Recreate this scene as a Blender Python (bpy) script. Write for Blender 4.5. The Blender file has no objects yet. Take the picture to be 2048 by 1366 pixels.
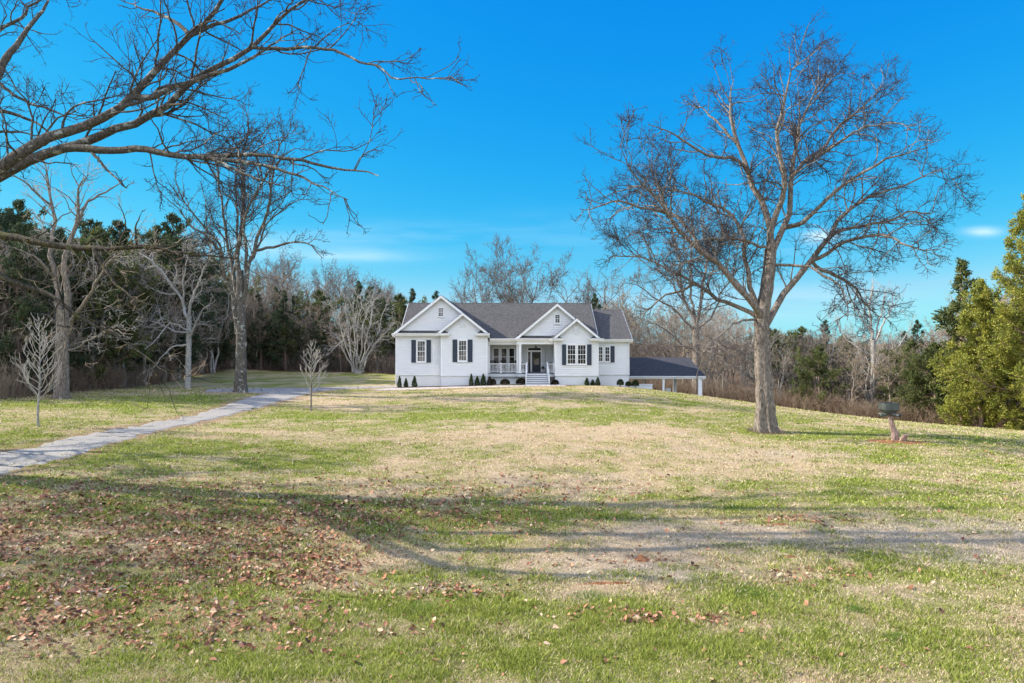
import bpy, math, random
import numpy as np
from mathutils import Vector

SC = bpy.context.scene
COL = SC.collection
# ------------------------------------------------------------------ camera, sky, sun, exposure
CAMZ = 6.2
FPX = 1365.0            # focal length in pixels of the 2048 px wide photograph
cam_data = bpy.data.cameras.new('camera')
cam_data.sensor_width = 36.0
cam_data.lens = 36.0 * FPX / 2048.0
cam_data.clip_end = 5000
cam = bpy.data.objects.new('camera', cam_data)
cam.location = (0, 0, CAMZ)
cam.rotation_euler = (math.radians(90), 0, 0)
COL.objects.link(cam)
SC.camera = cam

SUN_EL = math.radians(32.5)
SUN_BACK = math.radians(5.5)     # the sun stands to the left and a little beyond the house front
sdir = Vector((-math.cos(SUN_EL)*math.cos(SUN_BACK), math.cos(SUN_EL)*math.sin(SUN_BACK), math.sin(SUN_EL)))
sun_d = bpy.data.lights.new('sun', 'SUN')
sun_d.energy = 4.95
sun_d.angle = math.radians(0.55)
sun_d.color = (1.0, 0.92, 0.79)
sun = bpy.data.objects.new('sun', sun_d)
sun.rotation_euler = sdir.to_track_quat('Z', 'Y').to_euler()
sun.location = (-60, 10, 60)
COL.objects.link(sun)

world = bpy.data.worlds.new('World')
SC.world = world
world.use_nodes = True
wn, wl = world.node_tree.nodes, world.node_tree.links
wn.clear()
w_out = wn.new('ShaderNodeOutputWorld')
w_bg = wn.new('ShaderNodeBackground')
w_bg.inputs['Strength'].default_value = 0.15
sky = wn.new('ShaderNodeTexSky')
sky.sky_type = 'NISHITA'
sky.sun_disc = False
sky.sun_elevation = SUN_EL
sky.sun_rotation = math.atan2(sdir.x, sdir.y)
sky.air_density = 1.0
sky.dust_density = 0.0
sky.ozone_density = 6.0
tc = wn.new('ShaderNodeTexCoord')
sep = wn.new('ShaderNodeSeparateXYZ')
wl.new(tc.outputs['Generated'], sep.inputs[0])
def wmath(op, a, b=None, clamp=False):
    n = wn.new('ShaderNodeMath'); n.operation = op; n.use_clamp = clamp
    for i, v in enumerate((a, b)):
        if v is None: continue
        if isinstance(v, (int, float)): n.inputs[i].default_value = v
        else: wl.new(v, n.inputs[i])
    return n.outputs[0]
# the deep, clear blue of the day: per-channel contrast on the Nishita sky
srgb = wn.new('ShaderNodeSeparateColor'); wl.new(sky.outputs[0], srgb.inputs[0])
crgb = wn.new('ShaderNodeCombineColor')
for i_, (mul, pw) in enumerate(((1.20, 2.9), (.47, .79), (.515, .18))):
    v_ = wmath('MULTIPLY', srgb.outputs[i_], 0.15)
    v_ = wmath('MULTIPLY', wmath('POWER', v_, pw), mul/0.15)
    if i_ == 0: v_ = wmath('MINIMUM', v_, 1.2)
    wl.new(v_, crgb.inputs[i_])
# thin wisps of cloud: gaussian patches in direction space broken up by stretched noise
mp = wn.new('ShaderNodeMapping'); mp.inputs['Scale'].default_value = (5, 5, 38)
wl.new(tc.outputs['Generated'], mp.inputs[0])
nz = wn.new('ShaderNodeTexNoise'); nz.inputs['Scale'].default_value = 1.6; nz.inputs['Detail'].default_value = 5
wl.new(mp.outputs[0], nz.inputs['Vector'])
def patch(px, py, sx, sy, amp, thr=0.0):
    x0, z0 = (px-1024)/FPX, (683-py)/FPX
    inv = wmath('DIVIDE', sep.outputs['X'], sep.outputs['Y'])
    el = wmath('DIVIDE', sep.outputs['Z'], sep.outputs['Y'])
    dx = wmath('DIVIDE', wmath('SUBTRACT', inv, x0), sx/FPX)
    dz = wmath('DIVIDE', wmath('SUBTRACT', el, z0), sy/FPX)
    q = wmath('ADD', wmath('MULTIPLY', dx, dx), wmath('MULTIPLY', dz, dz))
    g = wmath('POWER', 2.718, wmath('MULTIPLY', q, -1.0))
    g = wmath('MULTIPLY', g, wmath('GREATER_THAN', sep.outputs['Y'], 0.05))
    return wmath('MULTIPLY', g, amp)
tot = None
for a in ((680, 512, 130, 16, 0.55), (760, 470, 200, 22, 0.25), (500, 490, 90, 22, 0.5), (1640, 478, 34, 16, 1.5), (1560, 500, 40, 10, 0.6),
          (1968, 464, 34, 9, 1.1), (1560, 610, 260, 40, 0.35), (1150, 470, 200, 40, 0.12)):
    p_ = patch(*a)
    tot = p_ if tot is None else wmath('ADD', tot, p_)
shp = wmath('MULTIPLY', wmath('SUBTRACT', nz.outputs[0], 0.30), 2.6, True)
cloud = wmath('MULTIPLY', tot, shp, True)
mixc = wn.new('ShaderNodeMixRGB')
wl.new(cloud, mixc.inputs[0]); wl.new(crgb.outputs[0], mixc.inputs[1])
mixc.inputs[2].default_value = (2.6, 3.6, 4.2, 1)
# added unseen cloud behind the camera, bright and broken, to fill the house front
mp2 = wn.new('ShaderNodeMapping'); mp2.inputs['Scale'].default_value = (2.2, 2.2, 4.5)
wl.new(tc.outputs['Generated'], mp2.inputs[0])
nz2 = wn.new('ShaderNodeTexNoise'); nz2.inputs['Scale'].default_value = 1.3; nz2.inputs['Detail'].default_value = 5
wl.new(mp2.outputs[0], nz2.inputs['Vector'])
back = wmath('MULTIPLY', wmath('SUBTRACT', wmath('MULTIPLY', sep.outputs['Y'], -1.0), 0.02), 3.0, True)
cov = wmath('MULTIPLY', wmath('SUBTRACT', nz2.outputs[0], 0.36), 4.5, True)
upm = wmath('MULTIPLY', sep.outputs['Z'], 12.0, True)
bc = wmath('MULTIPLY', wmath('MULTIPLY', back, cov), upm)
mixb = wn.new('ShaderNodeMixRGB')
wl.new(bc, mixb.inputs[0]); wl.new(mixc.outputs[0], mixb.inputs[1]); mixb.inputs[2].default_value = (9.6, 9.9, 11.2, 1)
wl.new(mixb.outputs[0], w_bg.inputs['Color'])
wl.new(w_bg.outputs[0], w_out.inputs[0])

SC.view_settings.view_transform = 'Standard'
SC.view_settings.look = 'None'
SC.view_settings.exposure = 0.92
SC.view_settings.gamma = 1.0
SC.cycles.max_bounces = 5
SC.cycles.diffuse_bounces = 3
SC.cycles.transparent_max_bounces = 6

# ------------------------------------------------------------------ numbers
rng = np.random.default_rng(11)
def wx(px, D): return (px-1024.0)/FPX*D
def wz(py, D): return CAMZ+(683.0-py)/FPX*D
def P3(px, py, D): return np.array((wx(px, D), D, wz(py, D)))

def vnoise(x, y, seed=0):
    x = np.asarray(x, float); y = np.asarray(y, float)
    r = np.random.default_rng(seed).random((256, 256))
    xi = np.floor(x).astype(int); yi = np.floor(y).astype(int)
    fx = x-xi; fy = y-yi
    fx = fx*fx*(3-2*fx); fy = fy*fy*(3-2*fy)
    a = r[xi % 256, yi % 256]; b = r[(xi+1) % 256, yi % 256]
    c = r[xi % 256, (yi+1) % 256]; d = r[(xi+1) % 256, (yi+1) % 256]
    return (a*(1-fx)+b*fx)*(1-fy)+(c*(1-fx)+d*fx)*fy
def fbm(x, y, seed=0, o=3):
    s = 0; a = 1; t = 0
    for k in range(o):
        s = s+a*vnoise(np.asarray(x)*2**k+17.3*k, np.asarray(y)*2**k+5.1*k, seed+k); t += a; a *= .55
    return s/t

# terrain: thin-plate spline through surveyed points (x, distance, height)
A = []
def an(px, py, D): A.append((wx(px, D), D, wz(py, D)))
for D, z in ((12.4, 0), (20, .15), (30, .6), (40, 1.15), (50, 1.62), (60, 1.97), (65, 2.05), (72, 2.05), (82, 1.9), (100, 1.5)):
    A.append((0, D, z))
for a in ((0, 952, 27), (0, 908, 31.5), (77, 852, 38), (622, 822, 48), (125, 797, 52), (375, 776, 62), (481, 784, 57), (560, 744, 96),
          (700, 746, 93), (780, 753, 86), (0, 800, 50), (250, 778, 62), (380, 753, 85), (793, 774, 66), (1530, 864, 42), (1795, 882, 39),
          (2048, 896, 38), (1200, 771, 65), (1258, 774, 65), (1400, 791, 64), (1460, 799, 84), (1700, 832, 74), (1850, 847, 68), (2048, 858, 62)):
    an(*a)
A += [(-9, 12.4, .05), (9, 12.4, 0), (-13, 18, .25), (13, 18, .1), (-12, 25, .5), (18, 25, .3), (30, 28, -.2), (-30, 20, .6), (20, 75, -.3), (14, 80, .3),
      (-60, 150, 9), (-25, 150, 8), (-110, 90, 6), (-60, 100, 3.6), (-45, 60, 2.2), (0, 150, 3), (60, 150, -1.5), (110, 90, -2), (45, 100, -1.8),
      (0, -25, -.3), (-60, -25, 0), (60, -25, -.5), (-60, 30, 1), (70, 40, -1.5), (-200, 200, 14), (200, 200, 1), (100, 170, 0), (0, 260, 6), (-200, -60, 0), (200, -60, 0)]
A = np.array(A, float)
def _U(r2): return np.where(r2 > 1e-9, r2*np.log(np.maximum(r2, 1e-12))*.5, 0)
_n = len(A); _K = _U(((A[:, None, :2]-A[None, :, :2])**2).sum(-1))+np.eye(_n)*1.5
_Pm = np.c_[np.ones(_n), A[:, :2]]
_M = np.block([[_K, _Pm], [_Pm.T, np.zeros((3, 3))]])
_w = np.linalg.solve(_M, np.r_[A[:, 2], np.zeros(3)])
def gz(x, y):
    x = np.asarray(x, float); y = np.asarray(y, float)
    sh = x.shape; xf = np.clip(x.ravel(), -200, 200); yf = np.clip(y.ravel(), -60, 260)
    out = np.empty(xf.shape)
    for i in range(0, len(xf), 40000):
        a = xf[i:i+40000]; b = yf[i:i+40000]
        r2 = (a[:, None]-A[None, :, 0])**2+(b[:, None]-A[None, :, 1])**2
        out[i:i+40000] = _U(r2) @ _w[:_n]+_w[_n]+_w[_n+1]*a+_w[_n+2]*b
    out += (fbm(xf*.45, yf*.45, 5)-.5)*.10*np.clip((60-yf)/20, 0.25, 1)
    return out.reshape(sh)
def gzs(x, y): return float(gz(np.array([x]), np.array([y]))[0])
def hit(px, py, d0=8.0, d1=180.0):
    """where the sight line meets the ground"""
    D = np.linspace(d0, d1, 2400)
    x = wx(px, D); z = wz(py, D); g = gz(x, D)
    k = np.argmax(z <= g)
    if not (z[k] <= g[k]): k = len(D)-1
    return float(x[k]), float(D[k])

# ------------------------------------------------------------------ object helpers
def link(o, parent=None, label=None, cat=None, group=None, kind=None):
    COL.objects.link(o)
    if parent is not None: o.parent = parent
    if label: o['label'] = label
    if cat: o['category'] = cat
    if group: o['group'] = group
    if kind: o['kind'] = kind
    return o
def thing(name, label, cat, loc=(0, 0, 0), rz=0, group=None):
    o = bpy.data.objects.new(name, None)
    o.empty_display_size = .3
    o.location = loc; o.rotation_euler = (0, 0, rz)
    return link(o, None, label, cat, group)
class MB:
    """collects polygons, builds one mesh object"""
    def __init__(s): s.v = []; s.f3 = []; s.f4 = []; s.m3 = []; s.m4 = []; s.n = 0; s.ng = []; s.attr = []
    def add(s, V, F, mi=0):
        V = np.asarray(V, float).reshape(-1, 3); F = np.asarray(F, np.int64)
        if F.size:
            if F.shape[1] == 3: s.f3.append(F+s.n); s.m3.append(np.full(len(F), mi))
            else: s.f4.append(F+s.n); s.m4.append(np.full(len(F), mi))
        s.v.append(V); s.n += len(V)
    def poly(s, pts, mi=0):
        n0 = s.n; s.v.append(np.asarray(pts, float)); s.n += len(pts); s.ng.append((list(range(n0, s.n)), mi))
    def box(s, x0, x1, y0, y1, z0, z1, mi=0):
        V = [(x0, y0, z0), (x1, y0, z0), (x1, y1, z0), (x0, y1, z0), (x0, y0, z1), (x1, y0, z1), (x1, y1, z1), (x0, y1, z1)]
        s.add(V, [(0, 3, 2, 1), (4, 5, 6, 7), (0, 1, 5, 4), (1, 2, 6, 5), (2, 3, 7, 6), (3, 0, 4, 7)], mi)
    def prism(s, pts, d, mi=0):
        """polygon pts (3-D) extruded by vector d"""
        n = len(pts); a = [tuple(p) for p in pts]; b = [tuple(np.array(p)+np.array(d)) for p in pts]
        n0 = s.n; s.v.append(np.array(a+b, float)); s.n += 2*n
        s.ng.append(([n0+i for i in range(n)], mi)); s.ng.append(([n0+n+i for i in reversed(range(n))], mi))
        for i in range(n):
            j = (i+1) % n
            s.ng.append(([n0+j, n0+i, n0+n+i, n0+n+j], mi))
    def bar(s, a, b, w, h, mi=0):
        """box beam from a to b, w wide (horizontal), h high"""
        a = np.array(a, float); b = np.array(b, float); t = (b-a)/np.linalg.norm(b-a)
        ref = np.array((0, 0, 1.)) if abs(t[2]) < .95 else np.array((0, 1., 0))
        u = np.cross(t, ref); u /= np.linalg.norm(u); v = np.cross(u, t)
        V = [p+u*w/2*i+v*h/2*j for p in (a, b) for i, j in ((-1, -1), (1, -1), (1, 1), (-1, 1))]
        s.add(V, [(0, 1, 2, 3), (7, 6, 5, 4), (0, 4, 5, 1), (1, 5, 6, 2), (2, 6, 7, 3), (3, 7, 4, 0)], mi)
    def tubes(s, P, R, k=6, mi=0, cap=False):
        P = np.asarray(P, float); R = np.asarray(R, float)
        if P.ndim == 2: P = P[None]; R = R[None]
        N, S, _ = P.shape
        if N == 0: return
        T = np.gradient(P, axis=1); T /= np.linalg.norm(T, axis=2, keepdims=True)+1e-9
        mt = T.mean(1); ref = np.where(np.abs(mt[:, 2:3]) < .8, np.array([[0, 0, 1.]]), np.array([[1., 0, 0]]))[:, None, :]
        u = np.cross(T, np.broadcast_to(ref, T.shape)); u /= np.linalg.norm(u, axis=2, keepdims=True)+1e-9
        v = np.cross(T, u)
        an_ = np.arange(k)*2*np.pi/k
        ring = P[:, :, None, :]+R[:, :, None, None]*(np.cos(an_)[None, None, :, None]*u[:, :, None, :]+np.sin(an_)[None, None, :, None]*v[:, :, None, :])
        idx = np.arange(N*S*k).reshape(N, S, k); nx = np.roll(idx, -1, axis=2)
        F = np.stack([idx[:, :-1], nx[:, :-1], nx[:, 1:], idx[:, 1:]], -1).reshape(-1, 4)
        s.add(ring.reshape(-1, 3), F, mi)
        if cap:
            for q in range(N):
                n0 = s.n-N*S*k+q*S*k
                s.ng.append(([n0+i for i in reversed(range(k))], mi)); s.ng.append(([n0+(S-1)*k+i for i in range(k)], mi))
    def cyl(s, a, b, r0, r1=None, k=12, mi=0):
        r1 = r0 if r1 is None else r1
        s.tubes(np.array([a, b], float), np.array([r0, r1]), k, mi, True)
    def mesh(s, name, mats, smooth=False):
        V = np.concatenate(s.v) if s.v else np.zeros((0, 3))
        f3 = np.concatenate(s.f3) if s.f3 else np.zeros((0, 3), int)
        f4 = np.concatenate(s.f4) if s.f4 else np.zeros((0, 4), int)
        m = [np.concatenate(s.m3)] if s.m3 else []
        if s.m4: m.append(np.concatenate(s.m4))
        ngl = [i for f, _ in s.ng for i in f]; ngn = [len(f) for f, _ in s.ng]
        if s.ng: m.append(np.array([q for _, q in s.ng]))
        loops = np.concatenate([f3.ravel(), f4.ravel(), np.array(ngl, int)]).astype(np.int32)
        tot_ = np.concatenate([np.full(len(f3), 3), np.full(len(f4), 4), np.array(ngn, int)]).astype(np.int32)
        me = bpy.data.meshes.new(name)
        me.vertices.add(len(V)); me.vertices.foreach_set('co', V.astype(np.float32).ravel())
        me.loops.add(len(loops)); me.loops.foreach_set('vertex_index', loops)
        me.polygons.add(len(tot_))
        st = np.concatenate([[0], np.cumsum(tot_)[:-1]]).astype(np.int32) if len(tot_) else np.zeros(0, np.int32)
        me.polygons.foreach_set('loop_start', st); me.polygons.foreach_set('loop_total', tot_)
        if m: me.polygons.foreach_set('material_index', np.concatenate(m).astype(np.int32))
        me.polygons.foreach_set('use_smooth', np.full(len(tot_), bool(smooth)))
        for q in (mats if isinstance(mats, (list, tuple)) else [mats]): me.materials.append(q)
        me.update(calc_edges=True)
        return me
    def build(s, name, mats, parent=None, smooth=False, **kw):
        return link(bpy.data.objects.new(name, s.mesh(name, mats, smooth)), parent, **kw)

# ------------------------------------------------------------------ materials
def mat(name, color=(.5, .5, .5), rough=.8, spec=.3, metal=0):
    m = bpy.data.materials.new(name); m.use_nodes = True
    b = m.node_tree.nodes['Principled BSDF']
    b.inputs['Base Color'].default_value = (*color, 1); b.inputs['Roughness'].default_value = rough
    b.inputs['Specular IOR Level'].default_value = spec; b.inputs['Metallic'].default_value = metal
    return m
class NT:
    def __init__(s, m): s.m = m; s.n = m.node_tree.nodes; s.l = m.node_tree.links; s.b = s.n['Principled BSDF']
    def coord(s, kind='Object', scale=(1, 1, 1), rot=(0, 0, 0)):
        t = s.n.new('ShaderNodeTexCoord'); p = s.n.new('ShaderNodeMapping'); p.inputs['Scale'].default_value = scale
        p.inputs['Rotation'].default_value = rot
        s.l.new(t.outputs[kind], p.inputs[0]); return p.outputs[0]
    def noise(s, vec, scale, detail=4, rough=.6):
        n = s.n.new('ShaderNodeTexNoise'); n.inputs['Scale'].default_value = scale; n.inputs['Detail'].default_value = detail
        n.inputs['Roughness'].default_value = rough
        if vec is not None: s.l.new(vec, n.inputs['Vector'])
        return n.outputs[0]
    def ramp(s, fac, stops):
        r = s.n.new('ShaderNodeValToRGB'); e = r.color_ramp.elements
        while len(e) < len(stops): e.new(.5)
        for q, (p, c) in zip(e, stops): q.position = p; q.color = (*c, 1) if len(c) == 3 else c
        s.l.new(fac, r.inputs[0]); return r.outputs[0]
    def mix(s, fac, a, b, mode='MIX'):
        x = s.n.new('ShaderNodeMixRGB'); x.blend_type = mode
        for i, v in enumerate((fac, a, b)):
            if hasattr(v, 'links') or hasattr(v, 'is_linked'): s.l.new(v, x.inputs[i])
            elif i == 0: x.inputs[0].default_value = v
            else: x.inputs[i].default_value = (*v, 1)
        return x.outputs[0]
    def math(s, op, a, b=0.0, clamp=False):
        x = s.n.new('ShaderNodeMath'); x.operation = op; x.use_clamp = clamp
        for i, v in enumerate((a, b)):
            if hasattr(v, 'is_linked'): s.l.new(v, x.inputs[i])
            else: x.inputs[i].default_value = v
        return x.outputs[0]
    def attr(s, name):
        a = s.n.new('ShaderNodeAttribute'); a.attribute_name = name; return a
    def bump(s, h, strength=.4, dist=.02):
        b = s.n.new('ShaderNodeBump'); b.inputs['Strength'].default_value = strength; b.inputs['Distance'].default_value = dist
        s.l.new(h, b.inputs['Height']); s.l.new(b.outputs[0], s.b.inputs['Normal'])
    def col(s, c): s.l.new(c, s.b.inputs['Base Color'])

def bark(name, c1, c2, c3, scale=3.0, lichen=None, lf=.55):
    m = mat(name, c1, .95, .1); t = NT(m)
    v = t.coord('Object', (scale, scale, scale*.35))
    n1 = t.noise(v, 2.2, 6, .7); c = t.ramp(n1, [(.3, c1), (.5, c2), (.72, c3)])
    if lichen:
        n2 = t.noise(t.coord('Object', (1, 1, 1)), 3.1, 3, .6)
        f = t.ramp(n2, [(lf, (0, 0, 0)), (lf+.06, (1, 1, 1))]); c = t.mix(f, c, lichen)
    t.col(c); t.bump(n1, 1.0, .09); return m
M = {}
M['bark_grey'] = bark('grey_bark', (.055, .043, .035), (.19, .16, .135), (.40, .35, .305), 5)
M['bark_pale'] = bark('pale_bark', (.16, .15, .135), (.34, .325, .30), (.56, .54, .50), 5)
M['bark_fore'] = bark('lichened_bark', (.030, .027, .023), (.11, .098, .084), (.25, .225, .195), 8, (.36, .37, .33), .58)
M['bark_moss'] = bark('mossy_bark', (.03, .026, .02), (.07, .06, .045), (.16, .14, .11), 7, (.095, .09, .04), .54)
M['bark_tan'] = bark('tan_bark', (.11, .09, .07), (.25, .21, .17), (.40, .35, .29), 4)
M['bark_red'] = bark('reddish_bark', (.14, .08, .055), (.30, .20, .16), (.46, .36, .31), 9)
M['twig'] = mat('twig', (.16, .13, .11), .9, .1)
M['twig_dark'] = mat('twig_dark', (.055, .047, .050), .9, .1)
M['twig_pale'] = mat('twig_pale', (.40, .37, .33), .9, .1)
M['twig_tan'] = mat('twig_tan', (.30, .235, .175), .9, .1)
M['twig_rust'] = mat('twig_rust', (.21, .145, .10), .9, .1)
def foliage(name, a, b, c):
    m = mat(name, a, .75, .2); t = NT(m)
    n = t.noise(t.coord('Object'), 1.1, 3); n2 = t.noise(t.coord('Object'), 9, 2)
    f = t.math('ADD', t.math('MULTIPLY', n, .6), t.math('MULTIPLY', n2, .4))
    cc = t.ramp(f, [(.36, a), (.5, b), (.64, c)])
    t.col(cc)
    tr = t.n.new('ShaderNodeBsdfTranslucent'); t.l.new(cc, tr.inputs[0])
    mx = t.n.new('ShaderNodeMixShader'); mx.inputs[0].default_value = .25
    out = t.n['Material Output']; t.l.new(t.b.outputs[0], mx.inputs[1]); t.l.new(tr.outputs[0], mx.inputs[2]); t.l.new(mx.outputs[0], out.inputs[0])
    return m
M['cedar_dark'] = foliage('dark_cedar_foliage', (.030, .048, .030), (.055, .082, .042), (.11, .13, .05))
M['cedar_mid'] = foliage('green_cedar_foliage', (.045, .065, .025), (.095, .12, .04), (.19, .19, .06))
M['cedar_lit'] = foliage('yellow_green_cedar_foliage', (.09, .12, .022), (.24, .255, .045), (.43, .39, .08))
M['shrub'] = foliage('shrub_foliage', (.02, .04, .015), (.045, .075, .025), (.10, .12, .04))
M['shrub_brown'] = foliage('bronze_shrub_foliage', (.015, .018, .012), (.04, .035, .02), (.085, .05, .025))
M['white'] = mat('white_trim_paint', (.80, .81, .82), .45, .4)
def white_var():
    t = NT(M['white']); n = t.noise(t.coord('Object'), 1.4, 4); t.col(t.ramp(n, [(.3, (.74, .75, .76)), (.7, (.83, .84, .845))]))
white_var()
M['siding'] = mat('white_siding', (.74, .755, .77), .6, .3)
t = NT(M['siding']); n = t.noise(t.coord('Object', (1, 1, 6)), .9, 5); t.col(t.ramp(n, [(.3, (.69, .705, .72)), (.7, (.77, .78, .79))])); t.bump(t.noise(t.coord('Object', (2, 2, 30)), 3), .12, .01)
M['foundation'] = mat('painted_block', (.60, .63, .67), .8, .2)
t = NT(M['foundation']); br = t.n.new('ShaderNodeTexBrick'); br.inputs['Scale'].default_value = 1; br.inputs['Brick Width'].default_value = .42; br.inputs['Row Height'].default_value = .2; br.inputs['Mortar Size'].default_value = .008
br.inputs['Color1'].default_value = (.70, .715, .73, 1); br.inputs['Color2'].default_value = (.67, .69, .71, 1); br.inputs['Mortar'].default_value = (.58, .60, .63, 1)
t.l.new(t.coord('Object', (1, 1, 1), (math.radians(90), 0, 0)), br.inputs['Vector']); t.col(br.outputs['Color']); t.bump(br.outputs['Fac'], -.3, .01)
def shingle(name, c1, c2, c3):
    m = mat(name, c1, .95, .15); t = NT(m)
    br = t.n.new('ShaderNodeTexBrick'); br.inputs['Scale'].default_value = 1; br.inputs['Brick Width'].default_value = .32; br.inputs['Row Height'].default_value = .135
    br.inputs['Mortar Size'].default_value = .012; br.inputs['Color1'].default_value = (*c1, 1); br.inputs['Color2'].default_value = (*c2, 1); br.inputs['Mortar'].default_value = (*c3, 1)
    t.l.new(t.coord('Object', (1, 1, 1)), br.inputs['Vector'])
    n = t.noise(t.coord('Object'), .7, 5); n3 = t.noise(t.coord('Object', (1, 1.4, 1.4)), 5.5, 5, .75)
    c = t.mix(t.ramp(n, [(.35, (0, 0, 0)), (.65, (1, 1, 1))]), br.outputs['Color'], c2)
    c = t.mix(.55, c, t.ramp(n3, [(.38, tuple(q*.40 for q in c1)), (.62, tuple(q*1.75 for q in c2))]))
    t.col(c); t.bump(n3, .5, .03); return m
M['roof'] = shingle('grey_shingles', (.064, .062, .062), (.088, .085, .084), (.03, .028, .03))
M['roof_shaded'] = shingle('shaded_shingles', (.040, .042, .050), (.055, .056, .064), (.02, .02, .022))  # house shingles again, with the shade on the carport roof painted into the colour
M['shutter'] = mat('navy_shutter_paint', (.030, .042, .065), .5, .35)
M['door'] = mat('navy_door_paint', (.018, .024, .040), .35, .4)
M['deck'] = mat('grey_deck_boards', (.13, .14, .16), .7)
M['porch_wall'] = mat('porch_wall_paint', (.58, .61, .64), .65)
M['dark'] = mat('dark_wicker', (.022, .020, .019), .7)
M['black'] = mat('black_metal', (.012, .012, .013), .5, .4)
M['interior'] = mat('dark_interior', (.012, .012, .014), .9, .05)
def glass_mat(name, base, refl=.5):
    m = mat(name, base, .04, refl); t = NT(m)
    n = t.noise(t.coord('Object'), 1.3, 4); t.col(t.ramp(n, [(.4, tuple(q*.4 for q in base)), (.6, tuple(q*1.6 for q in base))]))
    t.bump(t.noise(t.coord('Object'), 2.2, 1), .06, .02)
    return m
M['glass'] = glass_mat('window_glass', (.022, .022, .024), .45)
M['glass_curtain'] = glass_mat('curtained_window_glass', (.13, .12, .115), .45)
M['gravel'] = mat('gravel', (.42, .42, .44), .95, .1)
t = NT(M['gravel']); v = t.coord('Object')
vo = t.n.new('ShaderNodeTexVoronoi'); vo.inputs['Scale'].default_value = 16; t.l.new(v, vo.inputs['Vector'])
n = t.noise(v, .5, 6, .7); n2 = t.noise(v, 22, 6, .7)
c = t.ramp(n2, [(.34, (.17, .155, .135)), (.5, (.345, .32, .285)), (.66, (.54, .505, .46))])
c = t.mix(t.math('MULTIPLY', t.ramp(n, [(.5, (0, 0, 0)), (.72, (1, 1, 1))]), .28), c, (.20, .19, .16)); t.col(c); t.bump(vo.outputs['Distance'], .8, .05)
M['path'] = mat('pale_concrete_path', (.44, .40, .37), .9, .1)
t = NT(M['path']); n = t.noise(t.coord('Object'), 2, 6); t.col(t.ramp(n, [(.3, (.34, .30, .27)), (.7, (.50, .46, .43))]))
M['mulch'] = mat('dark_mulch', (.06, .035, .025), 1, .05)
t = NT(M['mulch']); n = t.noise(t.coord('Object'), 9, 5); t.col(t.ramp(n, [(.3, (.03, .016, .012)), (.7, (.11, .06, .04))])); t.bump(n, 1, .05)
M['dirt'] = mat('red_dirt', (.25, .12, .06), 1, .05)
t = NT(M['dirt']); n = t.noise(t.coord('Object'), 7, 6, .7); t.col(t.ramp(n, [(.3, (.13, .055, .03)), (.5, (.27, .12, .06)), (.7, (.42, .23, .13))])); t.bump(n, 1, .06)
M['steel'] = mat('weathered_galvanised_steel', (.20, .23, .22), .6, .4, .35)
t = NT(M['steel']); n = t.noise(t.coord('Object', (1, 1, .4)), 3, 5); t.col(t.ramp(n, [(.3, (.05, .058, .055)), (.6, (.095, .105, .098)), (.8, (.20, .18, .15))]))
M['post_wood'] = bark('weathered_post_wood', (.14, .085, .06), (.34, .24, .20), (.52, .40, .35), 5)
M['curtain'] = mat('pale_sheer', (.55, .52, .50), .9)
# ------------------------------------------------------------------ ground
def axis(parts):
    out = []
    for a, b, s in parts: out += list(np.arange(a, b, s))
    return np.array(out+[parts[-1][1]], float)
gx = axis([(-900, -200, 50), (-200, -80, 6), (-80, -34, 1.5), (-34, 34, .4), (34, 80, 1.5), (80, 200, 6), (200, 900, 50)])
gy = axis([(-300, -30, 15), (-30, 9, 1.5), (9, 70, .4), (70, 120, 1.2), (120, 260, 5), (260, 1500, 60)])
GX, GY = np.meshgrid(gx, gy, indexing='ij')
GZ = gz(GX, GY)
# lawn limits: beyond this distance the wood floor begins
EX = np.array([-80, -38, -34, -30, -33, -27, -17, -10, 0, 14, 22, 30, 41, 47, 80.])
EDGE = [(-2000, 44), (0, 50), (100, 55), (250, 63), (330, 72), (380, 86), (470, 98), (560, 97), (700, 94), (790, 90), (1000, 96), (1260, 92), (1330, 88), (1460, 84), (1700, 74), (1850, 68), (2048, 62), (2600, 55), (4000, 50)]
_ep = np.array([e[0] for e in EDGE], float); _ed = np.array([e[1] for e in EDGE], float)
def edge_d(x, y):
    px = 1024+x/np.maximum(y, 5)*FPX
    return np.interp(px, _ep, _ed)
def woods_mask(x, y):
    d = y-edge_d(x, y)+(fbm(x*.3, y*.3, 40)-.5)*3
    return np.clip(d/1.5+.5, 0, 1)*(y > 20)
gb = []   # green / straw patches (x, y, rx, ry, amount)
def blob(px, py, rx, ry, a):
    x, y = hit(px, py); gb.append((x, y, rx, ry, a))
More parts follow.
